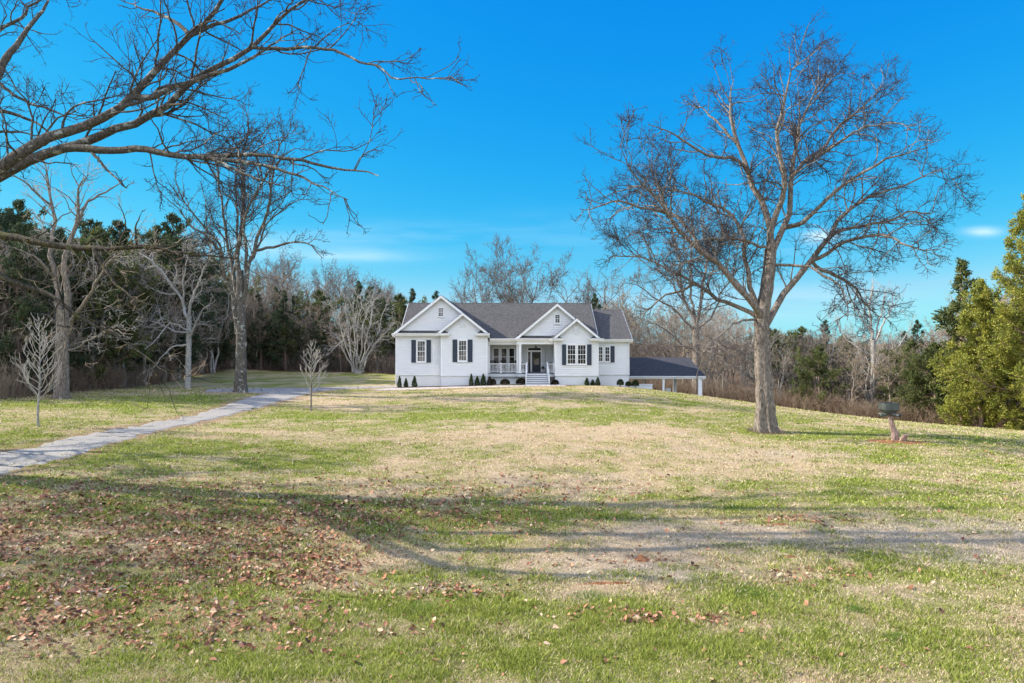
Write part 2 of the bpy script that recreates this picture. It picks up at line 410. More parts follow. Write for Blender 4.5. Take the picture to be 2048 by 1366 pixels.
for a in ((900, 832, 9, 2.4, .5), (620, 830, 5, 2, .35), (1330, 840, 7, 2, .3), (1250, 806, 10, 1.6, .2), (180, 815, 12, 4, .5), (60, 880, 6, 4, .28), (300, 800, 8, 3, .45),
          (820, 1040, 2.5, 1.2, .45), (700, 1080, 2.5, .9, .35), (1180, 1035, 3.5, 1.2, .28), (830, 1215, 5, .9, .5), (620, 1200, 2.4, .9, .35), (1020, 1220, 2.0, .5, .4), (1540, 1200, 2.8, .9, .42),
          (1750, 1000, 6, 1.6, .40), (1600, 965, 5, 1, .28), (1480, 1270, 2.4, 1.0, .25), (1300, 1330, 3, 1.2, .22), (560, 1310, 5, 1.2, .28), (940, 1310, 2.4, .8, .34), (1960, 880, 8, 3.0, .38), (1640, 870, 6, 2, .38), (1750, 1280, 3, 1, .2), (2020, 1150, 3, 1, .2),
          (1450, 1075, 5, 1.5, -.5), (1900, 1060, 5, 2.0, -.5), (1150, 1125, 4.0, .9, -.65), (1250, 1180, 3.0, .6, -.45), (700, 1180, 1.6, .7, -.35), (1300, 1050, 4, 1, -.3), (950, 960, 9, 2.5, -.30), (1300, 920, 10, 4, -.35),
          (1000, 870, 8, 3, -.40), (1150, 850, 9, 2.4, -.38), (900, 800, 12, 2.6, -.38), (1400, 880, 5, 2, -.2), (560, 800, 5, 2, -.3), (250, 1000, 5, 2, .1), (200, 900, 9, 2, .25), (700, 930, 6, 3, .08), (1700, 925, 9, 2.2, -.15), (350, 930, 8, 3.5, .28), (620, 900, 7, 3, .22), (150, 1000, 6, 3, .25), (800, 950, 6, 2, .15), (1850, 930, 6, 2.5, .2), (1650, 820, 9, 5, .25), (1350, 960, 6, 2, .15), (300, 1300, 5, 1, .2), (700, 1330, 6, .8, .2), (1500, 1340, 5, .8, .15), (1500, 1060, 3, .6, -.2), (760, 1130, 2.5, .5, -.3)):
    blob(*a)
def greenness(x, y):
    g = .48+(fbm(x*.22, y*.3, 60)-.5)*.8+(fbm(x*.9, y*1.3, 61)-.5)*1.1
    for bx, by, rx, ry, a in gb:
        g = g+a*.72*np.exp(-((x-bx)/rx)**2-((y-by)/ry)**2)
    return np.clip(g, 0, 1)
pb = []
for px, py, rx, ry, a_ in ((1480, 1075, 4.5, 1.2, 1), (1250, 1120, 3, .8, .9), (1110, 1150, 2, .5, .8), (1900, 1060, 4, 1.6, 1), (1950, 1120, 3, .8, .8), (1330, 1150, 2.5, .6, .8), (740, 1180, 1.2, .3, .7), (860, 790, 8, 1.5, .4), (1300, 1050, 2, .5, .5), (1150, 1195, 2.5, .4, .7), (1500, 900, 5, 1.5, .3), (1050, 820, 7, 1.6, .3)):
    x_, y_ = hit(px, py); pb.append((x_, y_, rx, ry, a_))
def paleness(x, y):
    p = (fbm(x*.5, y*.9, 66)-.5)*1.2
    for bx, by, rx, ry, a_ in pb: p = p+a_*(.3+1.2*fbm(x*1.3, y*2.0, 67))*np.exp(-((x-bx)/rx)**2-((y-by)/ry)**2)
    return np.clip(p, 0, 1)
mb = MB(); nxg, nyg = GX.shape
idx = np.arange(nxg*nyg).reshape(nxg, nyg)
mb.add(np.stack([GX, GY, GZ], -1).reshape(-1, 3), np.stack([idx[:-1, :-1], idx[1:, :-1], idx[1:, 1:], idx[:-1, 1:]], -1).reshape(-1, 4))
GR = mat('lawn', (.2, .2, .08), .95, .08); t = NT(GR)
v = t.coord('Object')
nf = t.noise(v, 5, 6, .75); nm = t.noise(v, .9, 5, .65); nff = t.noise(v, 28, 3, .7)
g = t.attr('green').outputs['Fac']
ff = t.math('ADD', g, t.math('MULTIPLY', t.math('SUBTRACT', nf, .5), 1.7))
ff = t.math('ADD', ff, t.math('MULTIPLY', t.math('SUBTRACT', nm, .5), 1.5), True)
c_g = t.mix(nff, (.125, .165, .022), (.36, .39, .085))
c_s = t.mix(nff, (.40, .285, .155), (.80, .62, .41))
c_s = t.mix(t.attr('pale').outputs['Fac'], c_s, t.mix(nff, (.42, .34, .25), (.70, .59, .46)))
c = t.mix(t.ramp(ff, [(.12, (0, 0, 0)), (.80, (1, 1, 1))]), c_s, c_g)
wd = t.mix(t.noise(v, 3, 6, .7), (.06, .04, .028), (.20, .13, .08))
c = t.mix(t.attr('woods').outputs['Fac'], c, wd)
dz_ = t.mix(nff, (.26, .15, .09), (.50, .35, .24))
c = t.mix(t.attr('bare').outputs['Fac'], c, dz_)
t.col(c); t.bump(t.math('ADD', nf, nff), 1.0, .12)
ground = mb.build('ground', GR, None, True, kind='structure')
ground['label'] = 'winter lawn of green and straw coloured grass sloping up to the house'

# roads: strips between two edge lines, laid just over the ground
def resample(pts, n):
    pts = np.array(pts, float); d = np.r_[0, np.cumsum(np.linalg.norm(np.diff(pts, axis=0), axis=1))]
    s_ = np.linspace(0, d[-1], n); return np.stack([np.interp(s_, d, pts[:, i]) for i in range(pts.shape[1])], 1)
def smooth(p, k=3):
    for _ in range(k): p[1:-1] = (p[:-2]+2*p[1:-1]+p[2:])/4
    return p
strips = []
def strip(name, ea, eb, h, m, label, n=220, w=14, rag=.36):
    a = smooth(resample(ea, n), 12); b = smooth(resample(eb, n), 12)
    a += (np.stack([vnoise(np.arange(n)*.6, np.zeros(n), 71), vnoise(np.arange(n)*.6, np.ones(n)*4, 72)], 1)-.5)*rag*2
    b += (np.stack([vnoise(np.arange(n)*.6, np.zeros(n)+9, 71), vnoise(np.arange(n)*.6, np.ones(n)*14, 72)], 1)-.5)*rag*2
    u = np.linspace(0, 1, w)[None, :, None]; g_ = a[:, None]*(1-u)+b[:, None]*u
    z = gz(g_[..., 0], g_[..., 1])+h
    z[:, 0] -= h+.05; z[:, -1] -= h+.05
    i_ = np.arange(n*w).reshape(n, w); q = MB()
    F = np.stack([i_[:-1, :-1], i_[:-1, 1:], i_[1:, 1:], i_[1:, :-1]], -1).reshape(-1, 4)
    V = np.concatenate([g_, z[..., None]], -1).reshape(-1, 3)
    nrm = np.cross(V[F[0, 1]]-V[F[0, 0]], V[F[0, 2]]-V[F[0, 0]])
    if nrm[2] < 0: F = F[:, ::-1]
    q.add(V, F); strips.append(g_.reshape(-1, 2))
    return q.build(name, m, None, True, kind='structure', label=label)
H = lambda *p: [hit(*q) for q in p]
top = H((0, 908), (139, 877), (274, 852), (387, 832), (429, 819), (470, 803), (528, 787)); bot = H((0, 955), (122, 920), (258, 877), (403, 845), (516, 818), (580, 798), (640, 784))
top = [(top[0][0]-22, top[0][1]-9), (top[0][0]-9, top[0][1]-2.5)]+top; bot = [(bot[0][0]-20, bot[0][1]-9), (bot[0][0]-8, bot[0][1]-3)]+bot
strip('driveway', top, bot, .035, M['gravel'], 'grey gravel driveway climbing from the left edge towards the house')
ct = H((416, 779), (520, 776.8), (600, 776.2), (700, 773.6), (788, 771)); cb = H((416, 784), (520, 786.5), (600, 786), (690, 778), (796, 774.5))
strip('gravel_road', ct, cb, .045, M['gravel'], 'far gravel spur of the driveway running beside the house', rag=.2)
wa = [(-11.3, 64.2), (-6, 64.35), (0, 64.25), (5, 64.25)]; wb = [(-12.6, 61.7), (-6, 62.9), (0, 63.0), (5, 63.2)]
strip('path', wa, wb, .055, M['path'], 'pale path along the front of the house', rag=.06)
def patch_sheet(name, pts, h, m, label, kind='structure'):
    """flat-ish bed with an uneven outline"""
    c = np.mean(pts, 0); q = MB(); n = len(pts); rings = 6
    V = []
    for r in range(rings+1):
        for p in pts:
            w_ = c+(np.array(p)-c)*r/rings; V.append((w_[0], w_[1], gzs(w_[0], w_[1])+(h if r < rings else -.03)))
    F = []
    for r in range(rings):
        for i in range(n):
            j = (i+1) % n; F.append((r*n+i, (r+1)*n+i, (r+1)*n+j, r*n+j))
    q.add(V, F); return q.build(name, m, None, True, kind=kind, label=label)
def ellipse(cx, cy, rx, ry, n=36, rag=.18, seed=0):
    r_ = np.random.default_rng(seed); k = 1+rag*(vnoise(np.arange(n)*.7, np.zeros(n), seed+80)*2-1)
    return [(cx+rx*math.cos(i*2*math.pi/n)*k[i], cy+ry*math.sin(i*2*math.pi/n)*k[i]) for i in range(n)]
patch_sheet('mulch', [(x, 64.95+.0*x) for x in np.linspace(-1.2, -11.4, 14)]+[(x, 64.05+.15*math.sin(x*2)) for x in np.linspace(-11.6, -1.2, 14)], .08, M['mulch'], 'dark mulch bed along the front wall')
fx, fy = hit(1792, 882)
patch_sheet('dirt_patch', ellipse(fx+.1, fy-.15, 1.75, .95, seed=3, rag=.35), .03, M['dirt'], 'reddish bare dirt around the foot of the feeder post')
# attributes on the ground
bare = np.zeros(GX.size); xf = GX.ravel(); yf = GY.ravel()
near = (np.abs(xf) < 45) & (yf > 10) & (yf < 70)
ii = np.where(near)[0]
edges = np.concatenate([s_[::5] for s_ in strips])
for k in range(0, len(ii), 4000):
    j = ii[k:k+4000]; d2 = ((xf[j, None]-edges[None, :, 0])**2+(yf[j, None]-edges[None, :, 1])**2).min(1)
    bare[j] = np.clip(1.15-np.sqrt(d2)/1.0, 0, 1)*.9
for px, py, r in ((1530, 864, 1.1), (560, 1058, .5), (1283, 1115, .4)):
    x, y = hit(px, py); bare = np.maximum(bare, np.clip(1.3-np.hypot(xf-x, yf-y)/r, 0, 1)*.8)
me = ground.data
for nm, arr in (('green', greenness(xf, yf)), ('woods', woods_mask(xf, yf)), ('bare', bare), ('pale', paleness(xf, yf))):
    at = me.attributes.new(nm, 'FLOAT', 'POINT'); at.data.foreach_set('value', arr.astype(np.float32))

# ------------------------------------------------------------------ grass blades and fallen leaves
def on_road(x, y):
    out = np.zeros(len(x), bool)
    for s_ in strips:
        for k in range(0, len(x), 20000):
            j = slice(k, k+20000); bb = (x[j] > s_[:, 0].min()-1) & (x[j] < s_[:, 0].max()+1) & (y[j] > s_[:, 1].min()-1) & (y[j] < s_[:, 1].max()+1)
            jj = np.where(bb)[0]+k
            if len(jj):
                for q in range(0, len(jj), 3000):
                    w_ = jj[q:q+3000]; d2 = ((x[w_, None]-s_[None, ::3, 0])**2+(y[w_, None]-s_[None, ::3, 1])**2).min(1); out[w_] |= d2 < .10
    return out
def scatter(d0, d1, dens, r_):
    wmax = d1*.80*1.35+6; n = int(dens*(d1-d0)*2*wmax); x = r_.uniform(-wmax, wmax, n); y = r_.uniform(d0, d1, n)
    k = np.abs(x) < (y*.80+2)*(1+.35*r_.random(n)**1.5)+3*r_.random(n); return x[k], y[k]
r_ = np.random.default_rng(5)
gm = mat('grass_blade', (.2, .25, .06), .85, .1); t = NT(gm)
cc = t.attr('tint').outputs['Color']; t.col(cc)
tr = t.n.new('ShaderNodeBsdfTranslucent'); t.l.new(cc, tr.inputs[0]); mx = t.n.new('ShaderNodeMixShader'); mx.inputs[0].default_value = .3
t.l.new(t.b.outputs[0], mx.inputs[1]); t.l.new(tr.outputs[0], mx.inputs[2]); t.l.new(mx.outputs[0], t.n['Material Output'].inputs[0])
def blades(name, sets, label):
    VV, CC = [], []
    for d0, d1, dens, h0, w0 in sets:
        x, y = scatter(d0, d1, dens, r_); 
        k = ~on_road(x, y); x = x[k]; y = y[k]; n = len(x)
        g_ = greenness(x, y); clump = fbm(x*2.3, y*2.3, 90)
        h = h0*(.45+r_.random(n))*(.15+1.7*clump**1.5)*(.75+.5*g_); w_ = w0*(.6+.8*r_.random(n))
        a = r_.uniform(0, 2*np.pi, n); la = r_.uniform(0, 2*np.pi, n); ln = h*r_.uniform(.2, 1.3, n)
        z = gz(x, y)-.005
        b0 = np.stack([x-np.cos(a)*w_, y-np.sin(a)*w_, z], 1); b1 = np.stack([x+np.cos(a)*w_, y+np.sin(a)*w_, z], 1)
        tp = np.stack([x+np.cos(la)*ln, y+np.sin(la)*ln, z+h], 1)
        VV.append(np.stack([b0, b1, tp], 1).reshape(-1, 3))
        isg = (g_+(clump-.5)*.9+r_.normal(0, .34, n)) > np.where(y < 22, .56, .55)
        u = r_.random((n, 1))**1.15
        cg = np.array((.085, .125, .012))*(1-u)+np.array((.54, .58, .14))*u
        cs = np.array((.31, .215, .125))*(1-u)+np.array((.95, .79, .56))*u
        pl = paleness(x, y)[:, None]; cs = cs*(1-pl)+(np.array((.36, .285, .21))*(1-u)+np.array((.84, .73, .60))*u)*pl
        c_ = np.where(isg[:, None], cg, cs); CC.append(np.repeat(np.c_[c_, np.ones(n)], 3, axis=0))
    for px, py, r0_, n_ in ((1712, 1222, .22, 260), (1800, 1280, .24, 320), (1466, 1018, .30, 220), (1892, 1016, .3, 200), (1180, 1196, .4, 300), (840, 1225, .5, 420), (1510, 1190, .45, 360), (960, 1150, .3, 220)):
        x0, y0 = hit(px, py); a = r_.uniform(0, 6.283, n_); q_ = r0_*r_.random(n_)**.6; x = x0+q_*np.cos(a)*1.3; y = y0+q_*np.sin(a); z = gz(x, y)-.005; h = r_.uniform(.06, .15, n_)*(1.15-q_/r0_*.6); w_ = .006; la = a+r_.normal(0, .6, n_); ln = h*r_.uniform(.3, 1.1, n_)
        VV.append(np.stack([np.stack([x-w_, y, z], 1), np.stack([x+w_, y, z], 1), np.stack([x+np.cos(la)*ln, y+np.sin(la)*ln, z+h], 1)], 1).reshape(-1, 3))
        u = r_.random((n_, 1)); c_ = np.array((.07, .13, .02))*(1-u)+np.array((.22, .36, .07))*u; CC.append(np.repeat(np.c_[c_, np.ones(n_)], 3, axis=0))
    V = np.concatenate(VV); C_ = np.concatenate(CC); q = MB(); q.add(V, np.arange(len(V)).reshape(-1, 3))
    o = q.build(name, gm, None, False, kind='stuff', label=label)
    at = o.data.color_attributes.new('tint', 'FLOAT_COLOR', 'POINT'); at.data.foreach_set('color', C_.astype(np.float32).ravel())
    return o
blades('grass', [(10.5, 16, 2000, .075, .0082), (16, 24, 850, .075, .012), (24, 38, 250, .075, .019), (38, 62, 60, .07, .034)], 'short green and straw grass blades covering the lawn')
# leaves
lb = []
for px, py, rx, ry, a in ((250, 1010, 6, 3, 60), (120, 1060, 5, 2.2, 60), (420, 1100, 3.6, 2.4, 90), (560, 1150, 1.6, .9, 230), (330, 1110, 3, 1.0, 90), (480, 1160, 1.4, .6, 180), (700, 1030, 3.5, 2, 45), (580, 1035, 1.4, .9, 170), (950, 985, 6, 2, 22), (150, 1200, 4, 1.0, 80),
                          (60, 1180, 3, 1.0, 80), (330, 1250, 2.4, .8, 60), (120, 1270, 2.6, .7, 40), (480, 1250, 1.8, .6, 40), (560, 1300, 2, .5, 22), (760, 1250, 1.5, .5, 25), (900, 1040, 4, 1.4, 26), (900, 1185, 1.2, .4, 120), (1330, 1235, 1.6, .35, 80), (1180, 1230, 1.2, .4, 30), (640, 1260, 1.5, .5, 45), (1600, 1042, 1.5, .5, 60), (1640, 1155, 1.4, .5, 40), (1250, 1130, 2, .7, 16), (500, 1090, 2.2, 1.2, 110)):
    x, y = hit(px, py); lb.append((x, y, rx, ry, a))
x, y = scatter(10.5, 42, 130, r_)
den = 3.2+0*x
for bx, by, rx, ry, a in lb: den += 2.3*a*np.exp(-((x-bx)/rx)**2-((y-by)/ry)**2)
den = np.where(y > 27, np.maximum(1.6, den*.8), den)*(.15+3.4*np.clip(fbm(x*1.6, y*1.9, 95)-.22, 0, 1)**1.5)
k = r_.random(len(x))*130 < den*.85; x = x[k]; y = y[k]; k = ~on_road(x, y); x = x[k]; y = y[k]; n = len(x)
s_ = .026+.050*r_.random(n)**1.9; yaw = r_.uniform(0, 2*np.pi, n); u = np.stack([np.cos(yaw), np.sin(yaw), r_.normal(0, .35, n)], 1); v_ = np.stack([-np.sin(yaw), np.cos(yaw), r_.normal(0, .45, n)], 1)
c0 = np.stack([x, y, gz(x, y)+r_.uniform(.02, .055, n)], 1); up = np.array([0, 0, 1.])
s1 = s_[:, None]; fold = (s_*r_.uniform(-.2, .7, n))[:, None]
def jit(): return 1+r_.normal(0, .22, (n, 1))
pts = np.stack([c0-u*s1*jit(), c0-u*s1*.3*jit()+v_*s1*.75*jit()+up*fold, c0+u*s1*.45*jit()+v_*s1*.6*jit()+up*fold, c0+u*s1*1.1*jit()+up*fold*.5, c0+u*s1*.35*jit()-v_*s1*.7*jit()+up*fold, c0-u*s1*.35*jit()-v_*s1*.65*jit()+up*fold*.8], 1)
b_ = np.arange(n)[:, None]*6
F = np.concatenate([b_+np.array([0, 3, 2, 1]), b_+np.array([0, 5, 4, 3])])
lm = mat('dead_leaf', (.3, .15, .08), .8, .15); t = NT(lm); t.col(t.attr('tint').outputs['Color'])
q = MB(); q.add(pts.reshape(-1, 3), F)
lo = q.build('fallen_leaves', lm, None, False, kind='stuff', label='dry brown fallen leaves scattered over the near lawn')
uu = r_.random((n, 1)); cl = np.array((.15, .058, .032))*(1-uu)+np.array((.47, .24, .145))*uu; cl = np.where(r_.random((n, 1)) < .15, np.array((.60, .42, .28)), cl); cl = np.where(r_.random((n, 1)) < .15, np.array((.10, .05, .035)), cl)
at = lo.data.color_attributes.new('tint', 'FLOAT_COLOR', 'POINT'); at.data.foreach_set('color', np.repeat(np.c_[cl, np.ones(n)], 6, axis=0).astype(np.float32).ravel())
# mole hills and scuffs of red soil
def mound(px, py, rx, ry, h, label, seed):
    x0, y0 = hit(px, py); q = MB(); n, rr = 26, 7; V = []
    for r in range(rr+1):
        for i in range(n):
            a = i*2*math.pi/n; k = r/rr; w_ = 1+.35*(vnoise(np.array([i*.8]), np.array([r*.5]), seed)[0]-.5)*2
            X = x0+rx*k*w_*math.cos(a); Y = y0+ry*k*w_*math.sin(a)
            V.append((X, Y, gzs(X, Y)+h*(1-k*k)*(.6+.8*vnoise(np.array([X*9]), np.array([Y*9]), seed+1)[0])-.02*k))
    F = [(r*n+i, (r+1)*n+i, (r+1)*n+(i+1) % n, r*n+(i+1) % n) for r in range(rr) for i in range(n)]
    q.add(V, F); q.build('dirt_mound', M['dirt'], None, False, label=label, cat='dirt mound')
mound(563, 1060, .26, .2, .10, 'small red dirt mound among the leaves on the left of the lawn', 3)
mound(1284, 1120, .24, .2, .12, 'low mole hill of red soil in the pale dry grass', 5)
mound(1215, 1168, .95, .07, .045, 'long thin ridge of orange soil below the mole hill', 7)
mound(1560, 1050, .4, .10, .06, 'broken scuff of brown soil at the top of the pale grass strip', 9)
mound(1580, 1115, .3, .08, .04, 'small brown soil scuff in the grass right of the mole hill', 11)
x0, y0 = hit(160, 1190); x1, y1 = hit(255, 1176)
q = MB(); sx = np.linspace(0, 1, 24); px_ = x0+(x1-x0)*sx; py_ = y0+(y1-y0)*sx+.05*np.sin(sx*17)
q.tubes(np.stack([px_, py_, gz(px_, py_)+.05+.01*np.sin(sx*40)], 1), .012*np.ones(24), 5)
q.build('stick', M['twig_pale'], None, True, label='thin pale stick lying in the grass at the lower left', cat='stick')
# ------------------------------------------------------------------ trees
def wander_line(p, S, amp, r_):
    """resample a control polyline to S points with small crooks"""
    p = np.array(p, float); n = len(p)
    d = np.r_[0, np.cumsum(np.linalg.norm(np.diff(p, axis=0), axis=1))]; L = d[-1]
    s_ = np.linspace(0, L, S); q = np.stack([np.interp(s_, d, p[:, i]) for i in range(3)], 1)
    q = smooth(q, 2)
    w_ = r_.normal(0, 1, (S, 3)); w_[1:-1] = (w_[:-2]+w_[1:-1]+w_[2:])/3; w_[0] = 0
    return q+w_*amp*L/S
def grow(P, R, dens, tmin, L0, lfall, ang, S, wand, up, rk, rmin, r_, tipfrac=.15, lmax=None, rel=True):
    """next branch level: (N,S,3) parents -> (M,S,3) children"""
    seg = np.linalg.norm(np.diff(P, axis=1), axis=2); L = seg.sum(1); N, SP, _ = P.shape
    M_ = max(1, int(dens*L.sum())); par = r_.choice(N, M_, p=L/L.sum()); t_ = tmin+(1-tmin)*r_.random(M_)**.75
    ntip = int(N*1.0); par = np.concatenate([par, np.arange(N)[:ntip]]); t_ = np.concatenate([t_, r_.uniform(.88, .99, ntip)]); M_ = len(par)
    f = t_*(SP-1); i0 = np.minimum(f.astype(int), SP-2); fr = (f-i0)[:, None]
    base = P[par, i0]*(1-fr)+P[par, i0+1]*fr; T = P[par, i0+1]-P[par, i0]; T /= np.linalg.norm(T, axis=1, keepdims=True)+1e-9
    rb = R[par, i0]*(1-fr[:, 0])+R[par, i0+1]*fr[:, 0]
    q = r_.normal(0, 1, (M_, 3)); q -= (q*T).sum(1, keepdims=True)*T; q /= np.linalg.norm(q, axis=1, keepdims=True)+1e-9
    a = np.clip(r_.normal(ang, .22, M_), .15, 1.5)[:, None]
    d = T*np.cos(a)+q*np.sin(a); d[:, 2] += up*.8; d /= np.linalg.norm(d, axis=1, keepdims=True)
    ln = (L0*L[par] if rel else L0)*(1-lfall*t_)*r_.uniform(.55, 1.2, M_)
    if lmax: ln = np.minimum(ln, lmax*r_.uniform(.7, 1.1, M_))
    out = np.empty((M_, S, 3)); out[:, 0] = base; st = ln/(S-1)
    for k in range(1, S):
        d = d+r_.normal(0, wand, (M_, 3)); d[:, 2] += up/(S-1)*1.2; d /= np.linalg.norm(d, axis=1, keepdims=True)
        out[:, k] = out[:, k-1]+d*st[:, None]
    r0 = np.maximum(np.minimum(rb*rk, .011*ln+.35*rmin+.006), rmin)
    R2 = r0[:, None]*np.linspace(1, .38, S)[None, :]; R2 = np.maximum(R2, rmin*.7)
    return out, R2
def fluted_trunk(pts, r0, r1, H0, r_, flare=.45, k=36, S=60, lobes=5, amp=.09):
    p = wander_line(pts, S, .12, r_); z0 = p[0, 2]
    q = MB(); ph = r_.uniform(0, 6.3, 3); V = []
    for i in range(S):
        u = i/(S-1); r = r0*(1-u)+r1*u; hgt = p[i, 2]-z0; fl = flare*math.exp(-hgt/(.9*r0+.15)); 
        for j in range(k):
            a = j*2*math.pi/k
            w_ = 1+(amp+fl*.35)*(1.2-2.4*abs(math.sin(lobes*.5*a+ph[0]+hgt*.10+.25*math.sin(hgt*.8))))*max(.25, 1-hgt/9)+amp*.6*math.sin(3*a+ph[1]-hgt*.2)+.05*(vnoise(np.array([j*1.7]), np.array([hgt*3]), 33)[0]-.5)*2
            rr = r*(w_+fl); V.append((p[i, 0]+rr*math.cos(a), p[i, 1]+rr*math.sin(a), p[i, 2]))
    F = [(i*k+j, i*k+(j+1) % k, (i+1)*k+(j+1) % k, (i+1)*k+j) for i in range(S-1) for j in range(k)]
    q.add(V, F); return q, p
def levels(P, R, spec, r_, crown, mi_tw, k0=4):
    """spec: list of (dens,tmin,L0,lfall,ang,S,wand,up,rk,rmin,lmax,k,mat)"""
    for (dens, tmin, L0, lf, ang, S, wd_, up, rk, rmin, lmax, k, mi) in spec:
        P, R = grow(P, R, dens, tmin, L0, lf, ang, S, wd_, up, rk, rmin, r_, lmax=lmax)
        crown.tubes(P, R, k, mi)
    return P
def hero(name, label, cat, base, D, trunk_px, limbs, r0, r1, mats, spec, seed, limb_r=.16, depth=4.0, flare=.45, lobes=5, S=14, group=None, amp=.09, crook=.35, under=.25):
    """a bare tree: trunk and main limbs follow the photographed outline, each limb with its own depth"""
    r_ = np.random.default_rng(seed)
    bx, by = base
    root = thing(name, label, cat, (bx, by, gzs(bx, by)-.05), group=group); o0 = np.array(root.location)
    tp = [P3(px, py, D+dd) for px, py, dd in trunk_px]; tp[0] = np.array((bx, by, gzs(bx, by)-under))
    q, p = fluted_trunk(tp, r0, r1, 0, r_, flare, lobes=lobes, amp=amp)
    sh = lambda mb_: [v.__isub__(o0) for v in mb_.v]
    sh(q); q.build('trunk', mats[0], root, True)
    Ps, Rs = [], []; prev = []
    for li, (ra, dd, pts) in enumerate(limbs):
        n = len(pts); c = []; ds = 0.0
        if prev:
            qx, qy, qd, qr = min(prev, key=lambda e: math.hypot(e[0]-pts[0][0], e[1]-pts[0][1]))
            if math.hypot(qx-pts[0][0], qy-pts[0][1]) < 16: ds = qd; ra = min(ra, qr*.85); pts = [(qx, qy)]+list(pts[1:])
        for i, (px, py) in enumerate(pts): c.append(P3(px, py, D+ds+(dd-ds)*(i/(n-1))**1.1))
        c = np.array(c); LL = wander_line(c, S, crook, r_)
        rr = ra*(1-np.linspace(0, 1, S))**.8*.92+.016
        for i in range(2, S): prev.append((1024+LL[i][0]/LL[i][1]*FPX, 683-(LL[i][2]-CAMZ)/LL[i][1]*FPX, LL[i][1]-D, rr[i]))
        Ps.append(LL); Rs.append(rr)
        lm_ = MB(); lm_.tubes(LL-o0, rr, 10, 0); lm_.build('limb', mats[0], root, True)
    P = np.array(Ps)-o0; R = np.array(Rs)
    cr = MB(); levels(P, R, spec, r_, cr, 1); cr.build('crown', [mats[0], mats[1]], root, True)
    return root
TW = dict
# ---- the big spreading tree on the right
D = 42.0
limbsR = [
 (.24, 2.0, [(1541, 515), (1543, 480), (1524, 412), (1510, 353), (1490, 298), (1469, 264), (1461, 200), (1474, 158)]),
 (.20, -2.5, [(1545, 500), (1571, 412), (1578, 336), (1550, 277), (1567, 196), (1588, 130), (1592, 108)]),
 (.20, 3.0, [(1544, 505), (1550, 476), (1584, 421), (1597, 340), (1607, 289), (1602, 230), (1625, 180), (1640, 150)]),
 (.17, -4.0, [(1560, 470), (1580, 463), (1631, 421), (1690, 370), (1762, 323), (1815, 302), (1850, 296)]),
 (.22, 2.0, [(1527, 660), (1546, 620), (1567, 586), (1626, 518), (1660, 459), (1694, 416), (1762, 382), (1815, 360), (1865, 345)]),
 (.13, -4.5, [(1632, 512), (1686, 489), (1762, 472), (1815, 485), (1865, 500)]),
 (.11, 3.5, [(1620, 525), (1665, 548), (1716, 582), (1735, 615), (1760, 640)]),
 (.12, 4.5, [(1592, 360), (1620, 320), (1669, 264), (1737, 200), (1750, 172)]),
 (.22, -3.5, [(1523, 640), (1510, 614), (1482, 599), (1440, 548), (1397, 489), (1338, 442), (1308, 408), (1270, 357), (1249, 315)]),
 (.15, 3.0, [(1522, 640), (1498, 618), (1418, 586), (1346, 548), (1291, 518), (1244, 501)]),
 (.17, 1.0, [(1519, 640), (1500, 605), (1495, 527), (1491, 468), (1461, 421), (1423, 391), (1363, 378), (1300, 374)]),
 (.15, 4.5, [(1500, 600), (1482, 570), (1440, 519), (1393, 480), (1338, 425), (1312, 383), (1300, 345)]),
 (.12, -3.0, [(1512, 355), (1480, 325), (1457, 315), (1397, 298), (1338, 268), (1287, 247)]),
 (.10, -5.0, [(1320, 425), (1300, 410), (1227, 408), (1175, 412), (1158, 415)]),
 (.09, -4.0, [(1541, 504), (1482, 480), (1406, 480), (1350, 500)]),
 (.09, -4.5, [(1546, 530), (1610, 527), (1652, 557), (1694, 603), (1700, 640)]),
 (.11, 3.5, [(1650, 470), (1700, 450), (1780, 440), (1830, 425), (1872, 425)]),
 (.10, -2.0, [(1600, 330), (1650, 310), (1700, 270), (1790, 240), (1820, 250)]),
 (.09, 4.0, [(1480, 290), (1440, 250), (1400, 215), (1390, 210)]),
 (.07, -3.0, [(1515, 640), (1470, 640), (1430, 675), (1400, 712)]),
 (.08, 2.0, [(1380, 560), (1330, 590), (1290, 620), (1270, 640)]),
]
specR = [(1.95, .12, .40, .40, .9, 9, .15, .07, .6, .024, 3.1, 6, 0),
         (2.9, .10, .52, .3, .8, 6, .20, .06, .6, .0145, 2.1, 4, 1),
         (3.5, .10, .56, .3, .8, 5, .22, .05, .65, .0098, 1.1, 3, 1),
         (4.0, .10, .60, .3, .75, 3, .22, .05, .7, .0072, .5, 3, 1)]
bR = hit(1530, 862); bR = (wx(1531, 42.0), 42.0)
hero('bare_tree', 'huge spreading bare tree standing alone on the right of the lawn', 'tree', bR, D,
     [(1531, 862, 0), (1524, 700, 0), (1523, 640, 0), (1535, 570, 0), (1543, 498, 0)], limbsR, .52, .34, (M['bark_grey'], M['twig_dark']), specR, 21, flare=.42, amp=.2, lobes=6)
q = MB()
o0 = np.array((bR[0], bR[1], gzs(*bR)))
for i in range(260):   # dry straw tuft around the foot
    a = rng.uniform(0, 6.28); r = rng.uniform(.62, 1.15); p0 = o0+np.array((math.cos(a)*r, math.sin(a)*r*.9, -.02)); p0[2] = gzs(p0[0], p0[1])
    l_ = rng.uniform(.1, .3); tip = p0+np.array((math.cos(a)*.15*rng.normal(), math.sin(a)*.1, l_)); s_ = np.array((.015, 0, 0))
    q.add([p0-s_, p0+s_, tip], [(0, 1, 2)])
q.build('dry_grass', M['twig_tan'], None, False, kind='stuff', label='ring of dry straw round the foot of the big right tree')

